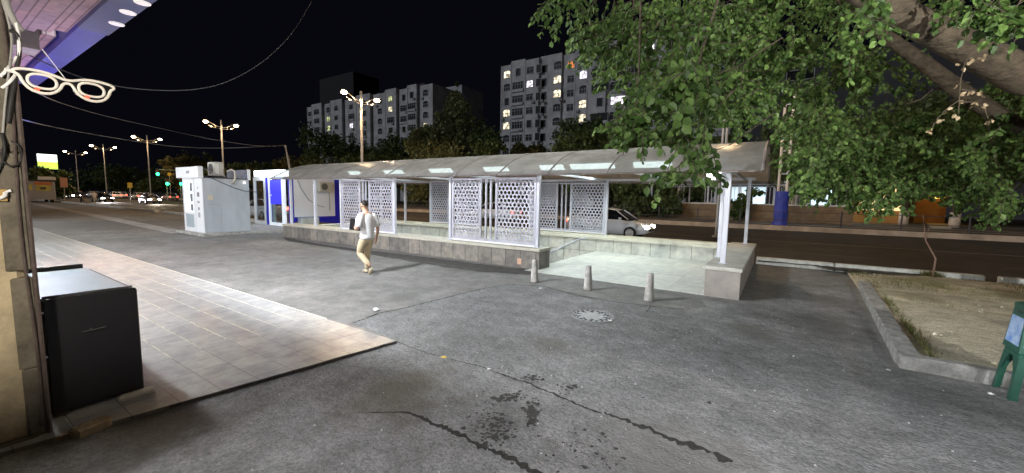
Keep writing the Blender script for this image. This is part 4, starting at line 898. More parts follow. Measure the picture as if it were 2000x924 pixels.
for ch in HC2.children:
    if ch.name.startswith('trousers'): ch.data.materials[0] = mat('pale trousers', (0.5, 0.5, 0.5), 0.8)

# ================================================================== STREET LAMPS
M_GALV = mat('galvanised pole', (0.45, 0.44, 0.42), 0.5)
M_HEAD = emit('sodium lamp glass', (1.0, 0.72, 0.40), 60)
def street_lamp(label):
    T = thing('street_lamp', label, 'street lamp', (0, 0, 0), 'twin arm street lamps along the road')
    mb = MB(); mb.lathe((0, 0, 0), [(0.28, 0), (0.28, 0.10), (0.12, 0.14)], 14); mb.build('footing', M_CONC, T)
    mb = MB(); mb.tube([(0.09, 0, 0.1), (0.09, 0, 11.4)], [0.075, 0.05], 8); mb.tube([(-0.09, 0, 0.1), (-0.09, 0, 11.4)], [0.075, 0.05], 8)
    for z in range(2, 11, 2): mb.box(-0.09, 0.09, -0.03, 0.03, z, z + 0.08)
    mb.build('column', M_GALV, T)
    for sd in (-1, 1):
        mb = MB(); mb.tube([(0, 0, 10.4), (0, sd * 0.6, 10.55), (0, sd * 1.35, 10.95), (0, sd * 1.6, 11.08)], 0.04, 6); mb.tube([(0, 0, 10.2), (0, sd * 0.8, 10.3), (0, sd * 1.5, 10.55)], 0.03, 6); mb.tube([(0, sd * 0.7, 10.3), (0, sd * 0.7, 10.6)], 0.02, 6)
        mb.build('arm', M_GALV, T)
        mb = MB(); mb.lathe((0, sd * 1.75, 11.0), [(0.14, 0), (0.24, 0.06), (0.20, 0.16), (0.05, 0.2)], 14); lh = mb.build('lamp_head', M_GALV, T)
        mb = MB(); mb.lathe((0, sd * 1.75, 10.86), [(0.05, -0.10), (0.22, -0.04), (0.27, 0.06), (0.15, 0.139)], 14); mb.build('lamp_glass', M_HEAD, lh)
        mb = MB(); mb.lathe((0, sd * 1.15, 10.35), [(0.05, 0), (0.12, 0.03), (0.05, 0.08)], 10); mb.build('small_lamp', emit('small lamp glass', (1.0, 0.75, 0.45), 8), T)
    return T
L0 = street_lamp('nearest twin lamp post, rising half hidden in the leaves over the canopy')
labs = [None, 'twin lamp post rising behind the left part of the curved canopy', 'twin lamp post rising straight behind the white kiosk', 'twin lamp post just left of the white kiosk and green lights', 'second farthest twin lamp post, beside the passing headlights', 'farthest twin lamp post at the left, next to the billboard', 'twin lamp post beyond the plot behind the tree crown']
for i, x in enumerate((-2.6, -32.75, -62.2, -91.4, -118.6, -143, 25.5)):
    o = L0 if i == 0 else copy_tree(L0)
    o.location = (x, 24, -0.1); o['label'] = labs[i] or L0['label']
for x, p in ((25.5, 1800), (-2.6, 3400), (-32.75, 8000), (-62.2, 5000), (-91.4, 3000), (-120, 2600)):
    for sd in (-1, 1): lamp('street_light', 'SPOT', (x, 24 + sd * 1.75, 10.72), p, (1.0, 0.66, 0.36), 0.2, None, (0, 0, -1), spot_size=math.radians(179), spot_blend=0.05)

# ================================================================== VEHICLES
def car_body_section(x, hw, zb, zt, tum=0.0):
    return [(x, -hw, zb), (x, -hw * 1.0, zb + (zt - zb) * 0.55), (x, -hw * (0.94 - tum), zt), (x, hw * (0.94 - tum), zt), (x, hw, zb + (zt - zb) * 0.55), (x, hw, zb)]
def loft(mb, secs):
    n = len(secs[0]); v = [q for s in secs for q in s]; f = [tuple(range(n - 1, -1, -1)), tuple((len(secs) - 1) * n + k for k in range(n))]
    for i in range(len(secs) - 1):
        for k in range(n): f.append((i * n + k, i * n + (k + 1) % n, (i + 1) * n + (k + 1) % n, (i + 1) * n + k))
    mb.add(v, f)
M_TYRE = mat('tyre rubber', (0.02, 0.02, 0.02), 0.9); M_RIM = mat('alloy rim', (0.45, 0.45, 0.46), 0.35, metal=0.6)
M_HL = emit('lit headlight', (1.0, 0.93, 0.82), 45); M_TL = emit('lit tail light', (1.0, 0.05, 0.03), 14); M_TLO = mat('tail light off', (0.25, 0.01, 0.01), 0.3)
def car(label, paint, loc, rz, hl=True, tl=True, group='cars on the road', hls=None):
    T = thing('car', label, 'car', (0, 0, 0), group)
    mb = MB(); loft(mb, [car_body_section(*a) for a in ((-2.12, 0.70, 0.45, 0.80), (-2.05, 0.80, 0.30, 0.95), (-1.5, 0.86, 0.24, 1.0), (-0.4, 0.87, 0.22, 0.95), (0.8, 0.87, 0.22, 0.93), (1.5, 0.84, 0.24, 0.84), (2.0, 0.76, 0.28, 0.70), (2.14, 0.62, 0.36, 0.60))])
    body = mb.build('body', paint, T, True)
    mb = MB(); loft(mb, [[(x, -w0, 0.90), (x2, -w1, z), (x2, w1, z), (x, w0, 0.90)] for x, w0, x2, w1, z in ((-1.85, 0.70, -1.80, 0.66, 0.96), (-1.55, 0.78, -1.05, 0.60, 1.40), (-0.9, 0.80, -0.5, 0.61, 1.45), (0.3, 0.80, 0.1, 0.61, 1.44), (0.75, 0.79, 0.45, 0.59, 1.38), (1.25, 0.74, 1.15, 0.66, 0.96))]); gh = mb.build('windows', M_GLASS, T, True)
    mb = MB(); loft(mb, [[(x, -w, z), (x, -w * 0.8, z + 0.035), (x, w * 0.8, z + 0.035), (x, w, z)] for x, w, z in ((-1.12, 0.60, 1.39), (-0.5, 0.63, 1.445), (0.1, 0.63, 1.44), (0.47, 0.60, 1.375))]); mb.build('roof', paint, T, True)
    for sd in (-1, 1):
        mb = MB(); mb.tube([(-0.2, sd * 0.80, 0.92), (-0.15, sd * 0.625, 1.42)], 0.035, 6); mb.tube([(0.55, sd * 0.60, 1.38), (1.2, sd * 0.73, 0.95)], 0.03, 6); mb.tube([(-1.08, sd * 0.60, 1.40), (-1.7, sd * 0.74, 0.97)], 0.05, 6); mb.build('pillar', paint, T)
        mb = MB(); mb.obox((0.85, sd * 0.93, 1.0), (0.05, 0, 0), (0, 0.07, 0), (0, 0, 0.05)); mb.build('mirror', paint, T)
        for x in (-1.3, 1.32):
            mb = MB(); mb.tube([(x, sd * 0.66, 0.31), (x, sd * 0.70, 0.31), (x, sd * 0.84, 0.31), (x, sd * 0.875, 0.31)], [0.27, 0.315, 0.315, 0.27], 20); w = mb.build('wheel', M_TYRE, T)
            mb = MB(); mb.tube([(x, sd * 0.876, 0.31), (x, sd * 0.885, 0.31)], [0.21, 0.19], 14); mb.build('rim', M_RIM, w)
        mb = MB(); mb.obox((2.06, sd * 0.56, 0.62), (0.06, -sd * 0.03, 0), (0.02, 0.15, 0), (-0.02, 0, 0.07)); mb.build('headlight', M_HL if hl else M_CLEARL, T)
        mb = MB(); mb.obox((-2.08, sd * 0.60, 0.78), (0.04, 0, 0), (0, 0.13, 0), (0, 0, 0.08)); mb.build('tail_light', M_TL if tl else M_TLO, T)
    mb = MB(); mb.box(2.10, 2.155, -0.45, 0.45, 0.38, 0.50); mb.build('grille', M_DARKM, T)
    mb = MB(); mb.box(-2.14, -2.10, -0.26, 0.26, 0.55, 0.66); mb.build('number_plate', M_WHITE, T)
    T.location = loc; T.rotation_euler = (0, 0, rz); return T
M_CLEARL = mat('unlit headlight', (0.55, 0.57, 0.6), 0.1)
M_CW = mat('white car paint', (0.72, 0.76, 0.82), 0.25, spec=0.7); M_CS = mat('silver car paint', (0.34, 0.35, 0.37), 0.25, metal=0.4); M_CK = mat('dark car paint', (0.03, 0.03, 0.035), 0.2, spec=0.8)
car('white car with lit headlight passing close behind the lattice screens', M_CW, (-7.3, 20.3, -0.1), 0.0)
lamp('headlight_beam', 'SPOT', (-4.9, 20.0, 0.55), 60, (1.0, 0.85, 0.62), 0.08, None, (1, 0, -0.06), spot_size=math.radians(60), spot_blend=0.9)
car('silver car with bright headlights passing left of the white kiosk', M_CS, (-79, 20.6, -0.1), 0.0)
lamp('headlight_beam', 'SPOT', (-76.6, 20.6, 0.55), 3500, (1.0, 0.85, 0.62), 0.08, None, (1, 0, -0.05), spot_size=math.radians(60), spot_blend=0.9)
car('oncoming dark car with dazzling paired headlights at the far left', M_CK, (-92, 18.0, -0.1), 0.12)
lamp('headlight_beam', 'SPOT', (-89.5, 18.0, 0.6), 4500, (1.0, 0.95, 0.95), 0.08, None, (1, -0.05, -0.05), spot_size=math.radians(60), spot_blend=0.9)
car('white car with lit lamps parked at the kerb between kiosk and booth', M_CW, (-33.0, 15.4, -0.1), math.pi)
car('white car with lit tail lights seen through the first lattice screen', M_CW, (-19.5, 27.0, -0.1), math.pi)
car('dark car with headlights seen through the booth door', M_CK, (-38, 19.6, -0.1), 0.0)
far = [(-112, 27.5, 1, M_CW), (-121, 30.5, 1, M_CS), (-128, 27.2, 1, M_CW), (-137, 30.2, 1, M_CW), (-104, 30.3, 1, M_CS), (-146, 27, 1, M_CW), (-118, 17, 0, M_CW), (-126, 20.5, 0, M_CK), (-140, 17.5, 0, M_CS)]
flab = ['white queuing car with red tail lights near the median lamp post', 'silver queuing car with red tail lights in the outer lane', 'white queuing car behind the two pedestrians', 'white queuing car farthest along the outer lane', 'silver car with red tail lights just left of the silver passing car', 'white car at the tail of the far queue', 'white oncoming car with headlights beside the pedestrians', 'dark oncoming car with headlights beyond the pedestrians', 'silver oncoming car with headlights beside the painted van']
for (x, y, away, pm), lb in zip(far, flab): car(lb, pm, (x, y, -0.1), math.pi if away else 0.0, group='distant cars in traffic')
# painted van standing at the far left
VN = thing('painted_van', 'grey van with colourful painted panels parked at the far left', 'van', (-86, 10.6, 0))
mb = MB(); mb.bbox(-90, -84, 7.6, 11.9, 0.35, 2.9, 0.12); vb = mb.build('body', mat('grey van paint', (0.34, 0.36, 0.42), 0.4), VN)
mb = MB(); mb.box(-83.99, -83.96, 10.1, 11.5, 1.55, 2.45); mb.box(-83.99, -83.96, 9.0, 9.8, 1.6, 2.45); mb.build('yellow_panel', mat('yellow painted panel', (0.5, 0.44, 0.12), 0.5, var=0.4, vscale=1.2), vb)
mb = MB(); mb.box(-83.98, -83.95, 10.0, 11.6, 2.35, 2.75); mb.build('orange_panel', mat('orange painted panel', (0.55, 0.18, 0.06), 0.5, var=0.3, vscale=2), vb)
mb = MB(); mb.box(-83.98, -83.94, 10.5, 11.0, 1.75, 2.05); mb.box(-83.98, -83.94, 8.2, 8.6, 1.0, 1.3); mb.build('dark_motif', M_DARKM, vb)
mb = MB(); mb.box(-90.2, -83.8, 7.5, 12.0, 2.91, 3.05); mb.build('roof', M_DARKM, VN)
mb = MB(); mb.box(-84.4, -84.0, 10.4, 12.0, 3.06, 3.5); mb.build('roof_box', M_WHITE, VN)
for x in (-89, -85):
    for y in (7.9, 11.6):
        mb = MB(); mb.tube([(x, y - 0.15, 0.36), (x, y + 0.15, 0.36)], 0.36, 16); mb.build('wheel', M_TYRE, VN)
# billboard, signs, traffic lights
BB = thing('billboard', 'glowing green and white billboard half hidden by dark trees', 'billboard', (-120, 12.5, 0))
a, b = atX(73, 330, -120), atX(112, 302, -120)
mb = MB(); mb.box(-120.2, -120, a[1], b[1], a[2], b[2]); mb.build('casing', M_DARKM, BB)
mb = MB(); mb.box(-119.99, -119.95, a[1] + 0.1, b[1] - 0.1, (a[2] + b[2]) / 2, b[2] - 0.1); mb.build('white_screen', emit('white screen', (0.9, 1.0, 0.95), 3), BB)
mb = MB(); mb.box(-119.99, -119.94, a[1] + 0.1, b[1] - 0.1, a[2] + 0.1, (a[2] + b[2]) / 2); mb.build('green_screen', emit('green yellow screen', (0.55, 0.85, 0.10), 1.6), BB)
mb = MB(); mb.tube([(-120.1, (a[1] + b[1]) / 2, 0), (-120.1, (a[1] + b[1]) / 2, a[2])], 0.35, 10); mb.build('post', M_DARKM, BB)
def sign(label, px0, py0, px1, py1, X, m, cat='sign', rnd_=False):
    a, b = atX(px0, py1, X), atX(px1, py0, X); c = (a + b) / 2
    T = thing('road_sign', label, cat, (X, c[1], 0))
    mb = MB()
    if rnd_: mb.tube([(X, c[1], c[2]), (X + 0.05, c[1], c[2])], abs(b[1] - a[1]) / 2, 16)
    else: mb.box(X, X + 0.05, a[1], b[1], a[2], b[2])
    mb.build('plate', m, T)
    mb = MB(); mb.tube([(X - 0.05, c[1], 0), (X - 0.05, c[1], max(c[2], 0.5))], 0.05, 6); mb.build('post', M_GALV, T)
M_SIGN_O = mat('pink orange sign', (0.60, 0.30, 0.22), 0.5); M_SIGN_Y = mat('yellow sign', (0.65, 0.50, 0.06), 0.5)
sign('upright pink and white sign board beside the painted van', 118, 347, 131, 366, -84, M_SIGN_O)
sign('small yellow sign above the oncoming headlights', 249, 357, 258, 367, -80, M_SIGN_Y)
sign('yellow diamond sign beside the hanging green light', 327, 337, 335, 344, -95, M_SIGN_Y, rnd_=True)
M_GREEN = emit('green signal lens', (0.02, 1.0, 0.25), 14)
def traffic_light(label, px, py, X, arm=False):
    c = atX(px, py, X); T = thing('traffic_light', label, 'traffic light', (X, c[1], 0), 'green traffic lights')
    mb = MB(); mb.bbox(X - 0.3, X, c[1] - 0.22, c[1] + 0.22, c[2] - 0.25, c[2] + 1.0, 0.04); hb = mb.build('housing', M_DARKM, T)
    mb = MB(); mb.tube([(X, c[1], c[2]), (X + 0.06, c[1], c[2])], 0.24, 14); mb.build('lens', M_GREEN, hb)
    mb = MB()
    for k in (1, 2): mb.tube([(X, c[1], c[2] + 0.36 * k), (X + 0.05, c[1], c[2] + 0.36 * k)], 0.14, 12)
    mb.build('dark_lens', M_TLO, hb)
    mb = MB()
    if arm: mb.tube([(X - 0.35, 34, 0), (X - 0.35, 34, c[2] + 0.9), (X - 0.35, c[1], c[2] + 0.9)], 0.08, 6)
    else: mb.tube([(X - 0.36, c[1], 0), (X - 0.36, c[1], c[2] + 0.9)], 0.07, 6)
    mb.build('post', M_GALV, T)
    lamp('green_glow', 'POINT', (X + 0.5, c[1], c[2]), 25, (0.05, 1.0, 0.3), 0.2, T)
traffic_light('green traffic light hanging highest over the road', 308, 340, -100, True)
traffic_light('green traffic light on a post, left of two low ones', 327, 359, -96)
traffic_light('green traffic light right beside the white kiosk edge', 354, 359, -90)

# ================================================================== FAR SIDE OF THE ROAD
FY = 34.0
FN = thing('roadside_railing', 'low dark railing with thin posts along the far kerb', 'railing', (3, FY, 0.2))
for x in np.arange(-40, 34, 2.9):
    mb = MB(); mb.tube([(x, FY, 0.2), (x, FY, 1.3)], 0.045, 6); mb.build('post', M_DARKM, FN)
mb = MB()
for z in (0.62, 1.15): mb.tube([(-40, FY, z), (34, FY, z)], 0.022, 6)
mb.build('rail', M_DARKM, FN)
FU = thing('far_underpass_entrance', 'lit underpass entrance across the road with brown wall, white bars and arched roof', 'underpass', (-3, 42, 0.2))
FX0, FX1 = -10.5, 4.8
mb = MB(); mb.box(FX0, FX1, 40.0, 40.4, 0.2, 1.55); mb.build('low_wall', mat('brown stone wall', (0.20, 0.145, 0.09), 0.85, var=0.25, vscale=2), FU)
mb = MB(); mb.box(FX0, FX1, 39.95, 40.45, 1.552, 1.66); mb.build('coping', mat('white coping', (0.6, 0.6, 0.58), 0.6), FU)
mb = MB(); mb.box(FX0, FX1, 45.6, 46.0, 0.2, 1.6); mb.build('low_wall', MATS['brown stone wall'], FU)
bars = MB(); rr = random.Random(2); x = FX0 + 0.2
bi = 0
while x < FX1 - 0.1:
    if (bi // 6) % 3 != 2: MB().box(x - 0.025, x + 0.025, 40.15, 40.2, 1.66, 3.25).build('bar', M_POST, FU)
    x += 0.26; bi += 1
mb = MB(); mb.box(FX0, FX1, 40.14, 40.21, 3.251, 3.33); mb.box(FX0, FX1, 45.7, 45.8, 3.25, 3.33); mb.build('rail', M_POST, FU)
for x in np.arange(FX0 + 0.1, FX1, 2.5):
    for y in (40.25, 45.75): mb = MB(); mb.box(x - 0.06, x + 0.06, y - 0.06, y + 0.06, 1.6, 3.4); mb.build('post', M_POST, FU)
roof = MB(); n = 14
v = [(x, 39.7 + 6.6 * k / n, 3.36 + 0.95 * (1 - abs(2 * k / n - 1) ** 2.2)) for x in (FX0 - 0.3, FX1 + 0.3) for k in range(n + 1)]
roof.add(v, [(k, k + 1, n + 2 + k, n + 1 + k) for k in range(n)]); roof.build('arched_roof', M_POLY, FU, True)
for x in np.arange(FX0, FX1 + 0.1, 1.53):
    mb = MB(); mb.tube([(x, 39.7 + 6.6 * k / n, 3.33 + 0.95 * (1 - abs(2 * k / n - 1) ** 2.2)) for k in range(n + 1)], 0.035, 5); mb.build('roof_rib', M_DARKM, FU, True)
# lit stalls inside
M_STALL = emit('lit shop interior', (0.72, 0.88, 1.0), 0.55)
for x, w, m in ((-3.4, 0.7, M_STALL), (-1.6, 0.5, M_STALL), (1.2, 0.9, mat('dim goods', (0.10, 0.07, 0.03), 0.8, var=0.5, vscale=3)), (3.0, 0.8, M_STALL)):
    mb = MB(); mb.box(x - w, x + w, 44.9, 45.0, 1.4, 3.2); mb.build('stall_front', m, FU)
for x in (-2.6, 0.9, 3.4): 
    mb = MB(); mb.box(x - 0.7, x + 0.7, 42.6, 43.0, 3.55, 3.62); mb.build('ceiling_lamp', M_LED, FU)
    lamp('stall_light', 'AREA', (x, 42.8, 3.5), 110, (0.85, 0.97, 1.0), (1.3, 0.35), FU, (0, 0, -1))
# advertising twin pole wrapped in blue
TP = thing('twin_pole', 'white twin pole wrapped in blue sheeting at its foot, across the road', 'pole', (0.15, 34.3, 0.2))
for dx in (-0.25, 0.25): mb = MB(); mb.tube([(0.15 + dx, 34.6, 0.2), (0.15 + dx, 34.6, 9.5)], 0.09, 8); mb.build('post', mat('white post', (0.6, 0.58, 0.56), 0.5), TP)
for z in np.arange(3, 9.4, 0.8): mb = MB(); mb.box(-0.1, 0.4, 34.56, 34.64, z, z + 0.07); mb.build('rung', M_POST, TP)
wv = []; rr = random.Random(8)
for i, z in enumerate(np.linspace(0.2, 2.6, 10)):
    for k in range(14):
        a = 2 * math.pi * k / 14; r = 1 + rr.uniform(-0.06, 0.06) + (0.35 if z < 0.35 else 0)
        wv.append((0.15 + 0.42 * r * math.cos(a), 34.6 + 0.22 * r * math.sin(a), z))
mb = MB(); mb.add(wv, [(i * 14 + k, i * 14 + (k + 1) % 14, (i + 1) * 14 + (k + 1) % 14, (i + 1) * 14 + k) for i in range(9) for k in range(14)] + [tuple(9 * 14 + k for k in range(14))]); mb.build('wrapping', mat('blue sheeting', (0.03, 0.05, 0.34), 0.5, var=0.15, vscale=3), TP)
# orange lit hut and its path, kiosk behind the trees
OH = thing('lit_hut', 'small hut glowing orange and yellow behind the trees', 'hut', (11, 52, 0.2))
mb = MB(); mb.box(10.4, 12.4, 51, 54.5, 0.2, 4.6); mb.build('wall', mat('orange wall', (0.34, 0.16, 0.04), 0.8, var=0.2, vscale=1), OH)
mb = MB(); mb.box(10.6, 11.2, 50.93, 50.99, 2.6, 3.8); mb.box(11.5, 12.2, 50.93, 50.99, 2.4, 3.9); mb.build('window', emit('warm lit window', (1.0, 0.62, 0.12), 3), OH)
mb = MB(); mb.box(10.2, 12.6, 50.4, 54.8, 4.61, 4.8); mb.build('roof', M_DARKM, OH)
lamp('hut_light', 'POINT', (11.8, 49.6, 4.0), 90, (1.0, 0.55, 0.12), 0.2, OH)
mb = MB(); mb.quad((9.0, 39.5, 0.208), (10.0, 39.5, 0.208), (12.6, 50.9, 0.208), (11.2, 50.9, 0.208)); struct(mb.build('garden_path', mat('pale path', (0.40, 0.38, 0.33), 0.85, var=0.2, vscale=2)))
SH = thing('lit_kiosk', 'small shop with warm lit front right of the far underpass', 'shop', (6.8, 44, 0.2))
mb = MB(); mb.box(5.4, 8.4, 44, 47, 0.2, 3.6); mb.build('wall', MATS['orange wall'], SH)
mb = MB(); mb.box(5.6, 8.2, 43.93, 43.99, 1.3, 3.1); mb.build('shop_front', emit('warm shop front', (1.0, 0.72, 0.34), 1.0), SH)
mb = MB(); mb.box(5.2, 8.6, 43.5, 47.2, 3.61, 3.75); mb.build('roof', M_DARKM, SH)

# ================================================================== APARTMENT BLOCKS
BY = 74.0
def win_mesh(w, h, arch, div, d=0.10):
    fr = MB(); t = 0.09
    fr.box(-w / 2 - t, -w / 2, -d, 0, -h / 2 - t, h / 2); fr.box(w / 2, w / 2 + t, -d, 0, -h / 2 - t, h / 2)
    fr.box(-w / 2, w / 2, -d, 0, -h / 2 - t, -h / 2)
    n = 10
    if arch:
        for k in range(n):
            a0, a1 = math.pi * k / n, math.pi * (k + 1) / n; rz = h * 0.32
            p = lambda a, r: ((w / 2 + r) * math.cos(a), h / 2 + (rz + r) * math.sin(a))
            fr.prism([p(a0, 0), p(a0, t), p(a1, t), p(a1, 0)], lambda u, v, q: (u, q, v), -d, 0)
    else: fr.box(-w / 2, w / 2, -d, 0, h / 2 - t, h / 2 - 0.001)
    for i in range(1, div): x = -w / 2 + w * i / div; fr.box(x - 0.035, x + 0.035, -d * 0.8, -0.02, -h / 2, h / 2 - t - 0.002)
    if div > 1: fr.box(-w / 2, w / 2, -d * 0.75, -0.021, h * 0.12, h * 0.12 + 0.06)
    pn = MB(); out = [(-w / 2, -h / 2), (w / 2, -h / 2), (w / 2, h / 2)]
    if arch: out += [((w / 2) * math.cos(math.pi * k / n), h / 2 + h * 0.32 * math.sin(math.pi * k / n)) for k in range(1, n)]
    out += [(-w / 2, h / 2)]
    pn.prism(out, lambda u, v, q: (u, q, v), -0.03, -0.012)
    return fr, pn
WM = {}
def window(parent, x, y, z, kind, lit=None):
    w, h, arch, div = kind
    if kind not in WM:
        fr, pn = win_mesh(*kind); me = []
        for nm, q, m in (('window', fr, M_WFRAME), ('pane', pn, M_GLASS)):
            o = q.build(nm, m); me.append(o.data); bpy.data.objects.remove(o)
        WM[kind] = me
    o = bpy.data.objects.new('window', WM[kind][0]); COL.objects.link(o); o.parent = parent; o.location = np.array((x, y, z)) - org(parent)
    md = WM[kind][1]
    if lit: md = md.copy(); md.materials[0] = lit
    p = bpy.data.objects.new('pane', md); COL.objects.link(p); p.parent = o
def lit(name, col, st):
    m = emit(name, col, st); n, l = nodes(m); b = n['Principled BSDF']
    g = n.new('ShaderNodeTexCoord'); t = n.new('ShaderNodeTexNoise'); t.inputs['Scale'].default_value = 1.6; l.new(g.outputs['Object'], t.inputs[0])
    ob = n.new('ShaderNodeObjectInfo'); ad = n.new('ShaderNodeVectorMath'); l.new(g.outputs['Object'], ad.inputs[0]); l.new(ob.outputs['Location'], ad.inputs[1]); l.new(ad.outputs[0], t.inputs[0])
    r = n.new('ShaderNodeMapRange'); l.new(t.outputs[0], r.inputs[0]); r.inputs[1].default_value = 0.38; r.inputs[2].default_value = 0.62; r.inputs[3].default_value = st * 0.06; r.inputs[4].default_value = st * 1.2
    l.new(r.outputs[0], b.inputs['Emission Strength']); return m
M_LW = lit('warm white lit window', (1.0, 0.86, 0.58), 1.6); M_LO = lit('orange lit window', (1.0, 0.30, 0.06), 1.3); M_LC = lit('cool white lit window', (0.95, 0.88, 1.0), 2.0); M_LY = lit('yellow green lit window', (0.85, 0.9, 0.42), 0.9)
KA, KB, KC, KD, KE = (1.5, 1.35, False, 2), (1.6, 1.1, True, 3), (2.6, 1.5, False, 4), (1.1, 1.6, False, 1), (3.4, 1.5, False, 1)
def ac_unit(mb, x, y, z): mb.box(x - 0.35, x + 0.35, y - 0.35, y - 0.02, z - 0.25, z + 0.25)
def block(name, label, bays, ztop, rows, rowh, lits, seed, z0=0.2, depth=13, y0=BY, top_var=0.35):
    """bays: (x0, x1, projection, [(offset, kind) ...]) ; one facade along the road"""
    rr = random.Random(seed); xa, xb = bays[0][0], bays[-1][1]
    T = thing(name, label, 'apartment block', ((xa + xb) / 2, y0, z0))
    mb = MB(); AL = []; st = MB()
    for i, (x0, x1, pr, cols) in enumerate(bays):
        mb.box(x0 + 0.003, x1 - 0.003, y0 - pr, y0 + depth, z0, ztop + (top_var if i % 2 else 0) + (0.003 * i))
        st.box(x0 - 0.12, x0 + 0.12, y0 - pr - 0.09, y0 - pr - 0.004, z0, ztop)
        for r in range(rows):
            zc = ztop - 2.1 - rowh * r
            if zc < 1.6: break
            st.box(x0 + 0.15, x1 - 0.15, y0 - pr - 0.05, y0 - pr - 0.003, zc - rowh / 2 - 0.06, zc - rowh / 2 + 0.06) if r % 1 == 0 and rr.random() < 0.6 else None
            for j, (ox, kind) in enumerate(cols):
                k = kind
                q = rr.random()
                if q < 0.18: k = KC if kind in (KA, KE) else kind
                elif q < 0.26: k = KD
                lit = lits.get((i, j, r))
                if lit and kind != k and lit is not M_LO: k = kind
                zz = zc + rr.uniform(-0.06, 0.06)
                window(T, x0 + ox, y0 - pr - 0.002, zz, k, lit)
                if rr.random() < 0.28: acs = MB(); AL.append(acs); ac_unit(acs, x0 + ox + rr.choice((-1.0, 0.9)), y0 - pr, zc - 1.15)
                if k in (KC, KE) and rr.random() < 0.5: st.box(x0 + ox - k[0] / 2 - 0.15, x0 + ox + k[0] / 2 + 0.15, y0 - pr - 0.32, y0 - pr - 0.004, zc - 1.35, zc - 0.84)
    mb.build('wall', M_FACADE, T); st.build('facade_trim', mat('pale facade trim', (0.42, 0.42, 0.45), 0.85, var=0.2, vscale=0.8), T)
    for q_ in AL: q_.build('air_conditioner', mat('old ac casing', (0.22, 0.22, 0.23), 0.7), T)
    rr2 = random.Random(seed + 1)
    for k in range(5):
        x = rr2.uniform(xa + 2, xb - 3); mb = MB(); mb.box(x, x + rr2.uniform(0.8, 2), y0 + 2, y0 + 4, ztop, ztop + rr2.uniform(0.6, 1.4)); mb.build('roof_shed', M_FACADE2, T); mb = MB(); mb.tube([(x + 0.4, y0 + 1.5, ztop), (x + 0.4, y0 + 1.5, ztop + rr2.uniform(1, 2.4))], 0.04, 5); mb.build('aerial', M_FACADE2, T)
    return T
S2 = (74 - 0) / 90.0
zt2 = atY(979, 130, BY)[2]
pxs = lambda px: atY(px, 200, BY)[0]
B2x = [979, 1001, 1028, 1054, 1095, 1122, 1150, 1186, 1215]
bx = [pxs(p) for p in B2x]
bays2 = [(bx[0], bx[1], 0.0, [((bx[1] - bx[0]) * 0.5, KB)]), (bx[1], bx[2], 0.7, [((bx[2] - bx[1]) * 0.5, KC)]), (bx[2], bx[3], 0.7, [(1.2, KA), (3.3, KD)]),
         (bx[3], bx[4], 0.0, [(1.0, KD), (4.0, KB)]), (bx[4], bx[5], -0.5, [(1.9, KA)]), (bx[5], bx[6], 0.2, [(1.9, KB)]), (bx[6], bx[7], 1.0, [(2.6, KE)]), (bx[7], bx[8], 0.5, [(2.2, KC)]),
         (bx[8], bx[8] + 6, 0.0, [(2, KA), (4.5, KB)]), (bx[8] + 6, bx[8] + 12, 0.8, [(3, KE)]), (bx[8] + 12, bx[8] + 18, 0.0, [(2, KA), (4.4, KC)])]
lits2 = {(0, 0, 0): M_LW, (0, 0, 3): M_LW, (0, 0, 4): M_LW, (2, 0, 1): M_LC, (3, 1, 1): M_LW, (3, 1, 2): M_LW, (4, 0, 0): M_LO, (5, 0, 1): M_LC, (5, 0, 3): M_LW, (5, 0, 4): M_LW, (7, 0, 3): M_LC, (8, 1, 0): M_LC, (9, 0, 7): M_LO, (10, 0, 4): M_LW}
block('apartment_block', 'grey nine storey apartment block with many lit windows, nearest the tree', bays2, zt2, 9, 2.72, lits2, 21)
zt1 = atY(845, 163, BY)[2]
b1px = [600, 613, 632, 650, 672, 700, 727, 757, 778, 800, 818, 845]
bx = [pxs(p) for p in b1px]
bays1 = []
for i in range(11):
    w = bx[i + 1] - bx[i]; k1, k2 = ((KA, KB), (KC, KD), (KB, KB), (KA, KD))[i % 4]
    bays1.append((bx[i], bx[i + 1], 0.8 if i % 2 else 0.0, [(w * 0.28, k1), (w * 0.74, k2)] if w > 7 else [(w * 0.5, k1)]))
lits1 = {(2, 0, 1): M_LY, (2, 1, 1): M_LW, (2, 0, 2): M_LY, (7, 0, 0): M_LY, (7, 0, 1): M_LW, (6, 1, 1): M_LW, (10, 0, 3): M_LW, (4, 0, 2): M_LC, (10, 1, 3): M_LW}
block('apartment_block', 'long grey apartment block with few lit windows, behind the twin street lamp', bays1, zt1, 6, 2.72, lits1, 22)
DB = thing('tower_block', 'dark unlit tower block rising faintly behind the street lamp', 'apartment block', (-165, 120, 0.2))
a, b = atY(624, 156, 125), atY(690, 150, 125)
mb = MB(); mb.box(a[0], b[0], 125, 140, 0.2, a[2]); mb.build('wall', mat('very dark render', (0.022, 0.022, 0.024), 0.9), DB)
EB = thing('apartment_block', 'set back end wing of apartments beside the tall conifer', 'apartment block', (-62, 84, 0.2))
a, b = atY(866, 172, 90), atY(902, 172, 90)
mb = MB(); mb.box(a[0], b[0], 90, 100, 0.2, a[2]); mb.build('wall', M_FACADE, EB)
RB = thing('apartment_block', 'dim apartment block glimpsed through the leaves at the right', 'apartment block', (5, 76, 0.2))
mb = MB(); mb.box(-12, 40, 78, 90, 0.2, 24); mb.build('wall', M_FACADE2, RB)
for i in range(3):
    for r in range(2): window(RB, -9 + i * 5.2, 77.99, 21.5 - 3 * r, (KC, KA, KE)[(i + r) % 3], None)

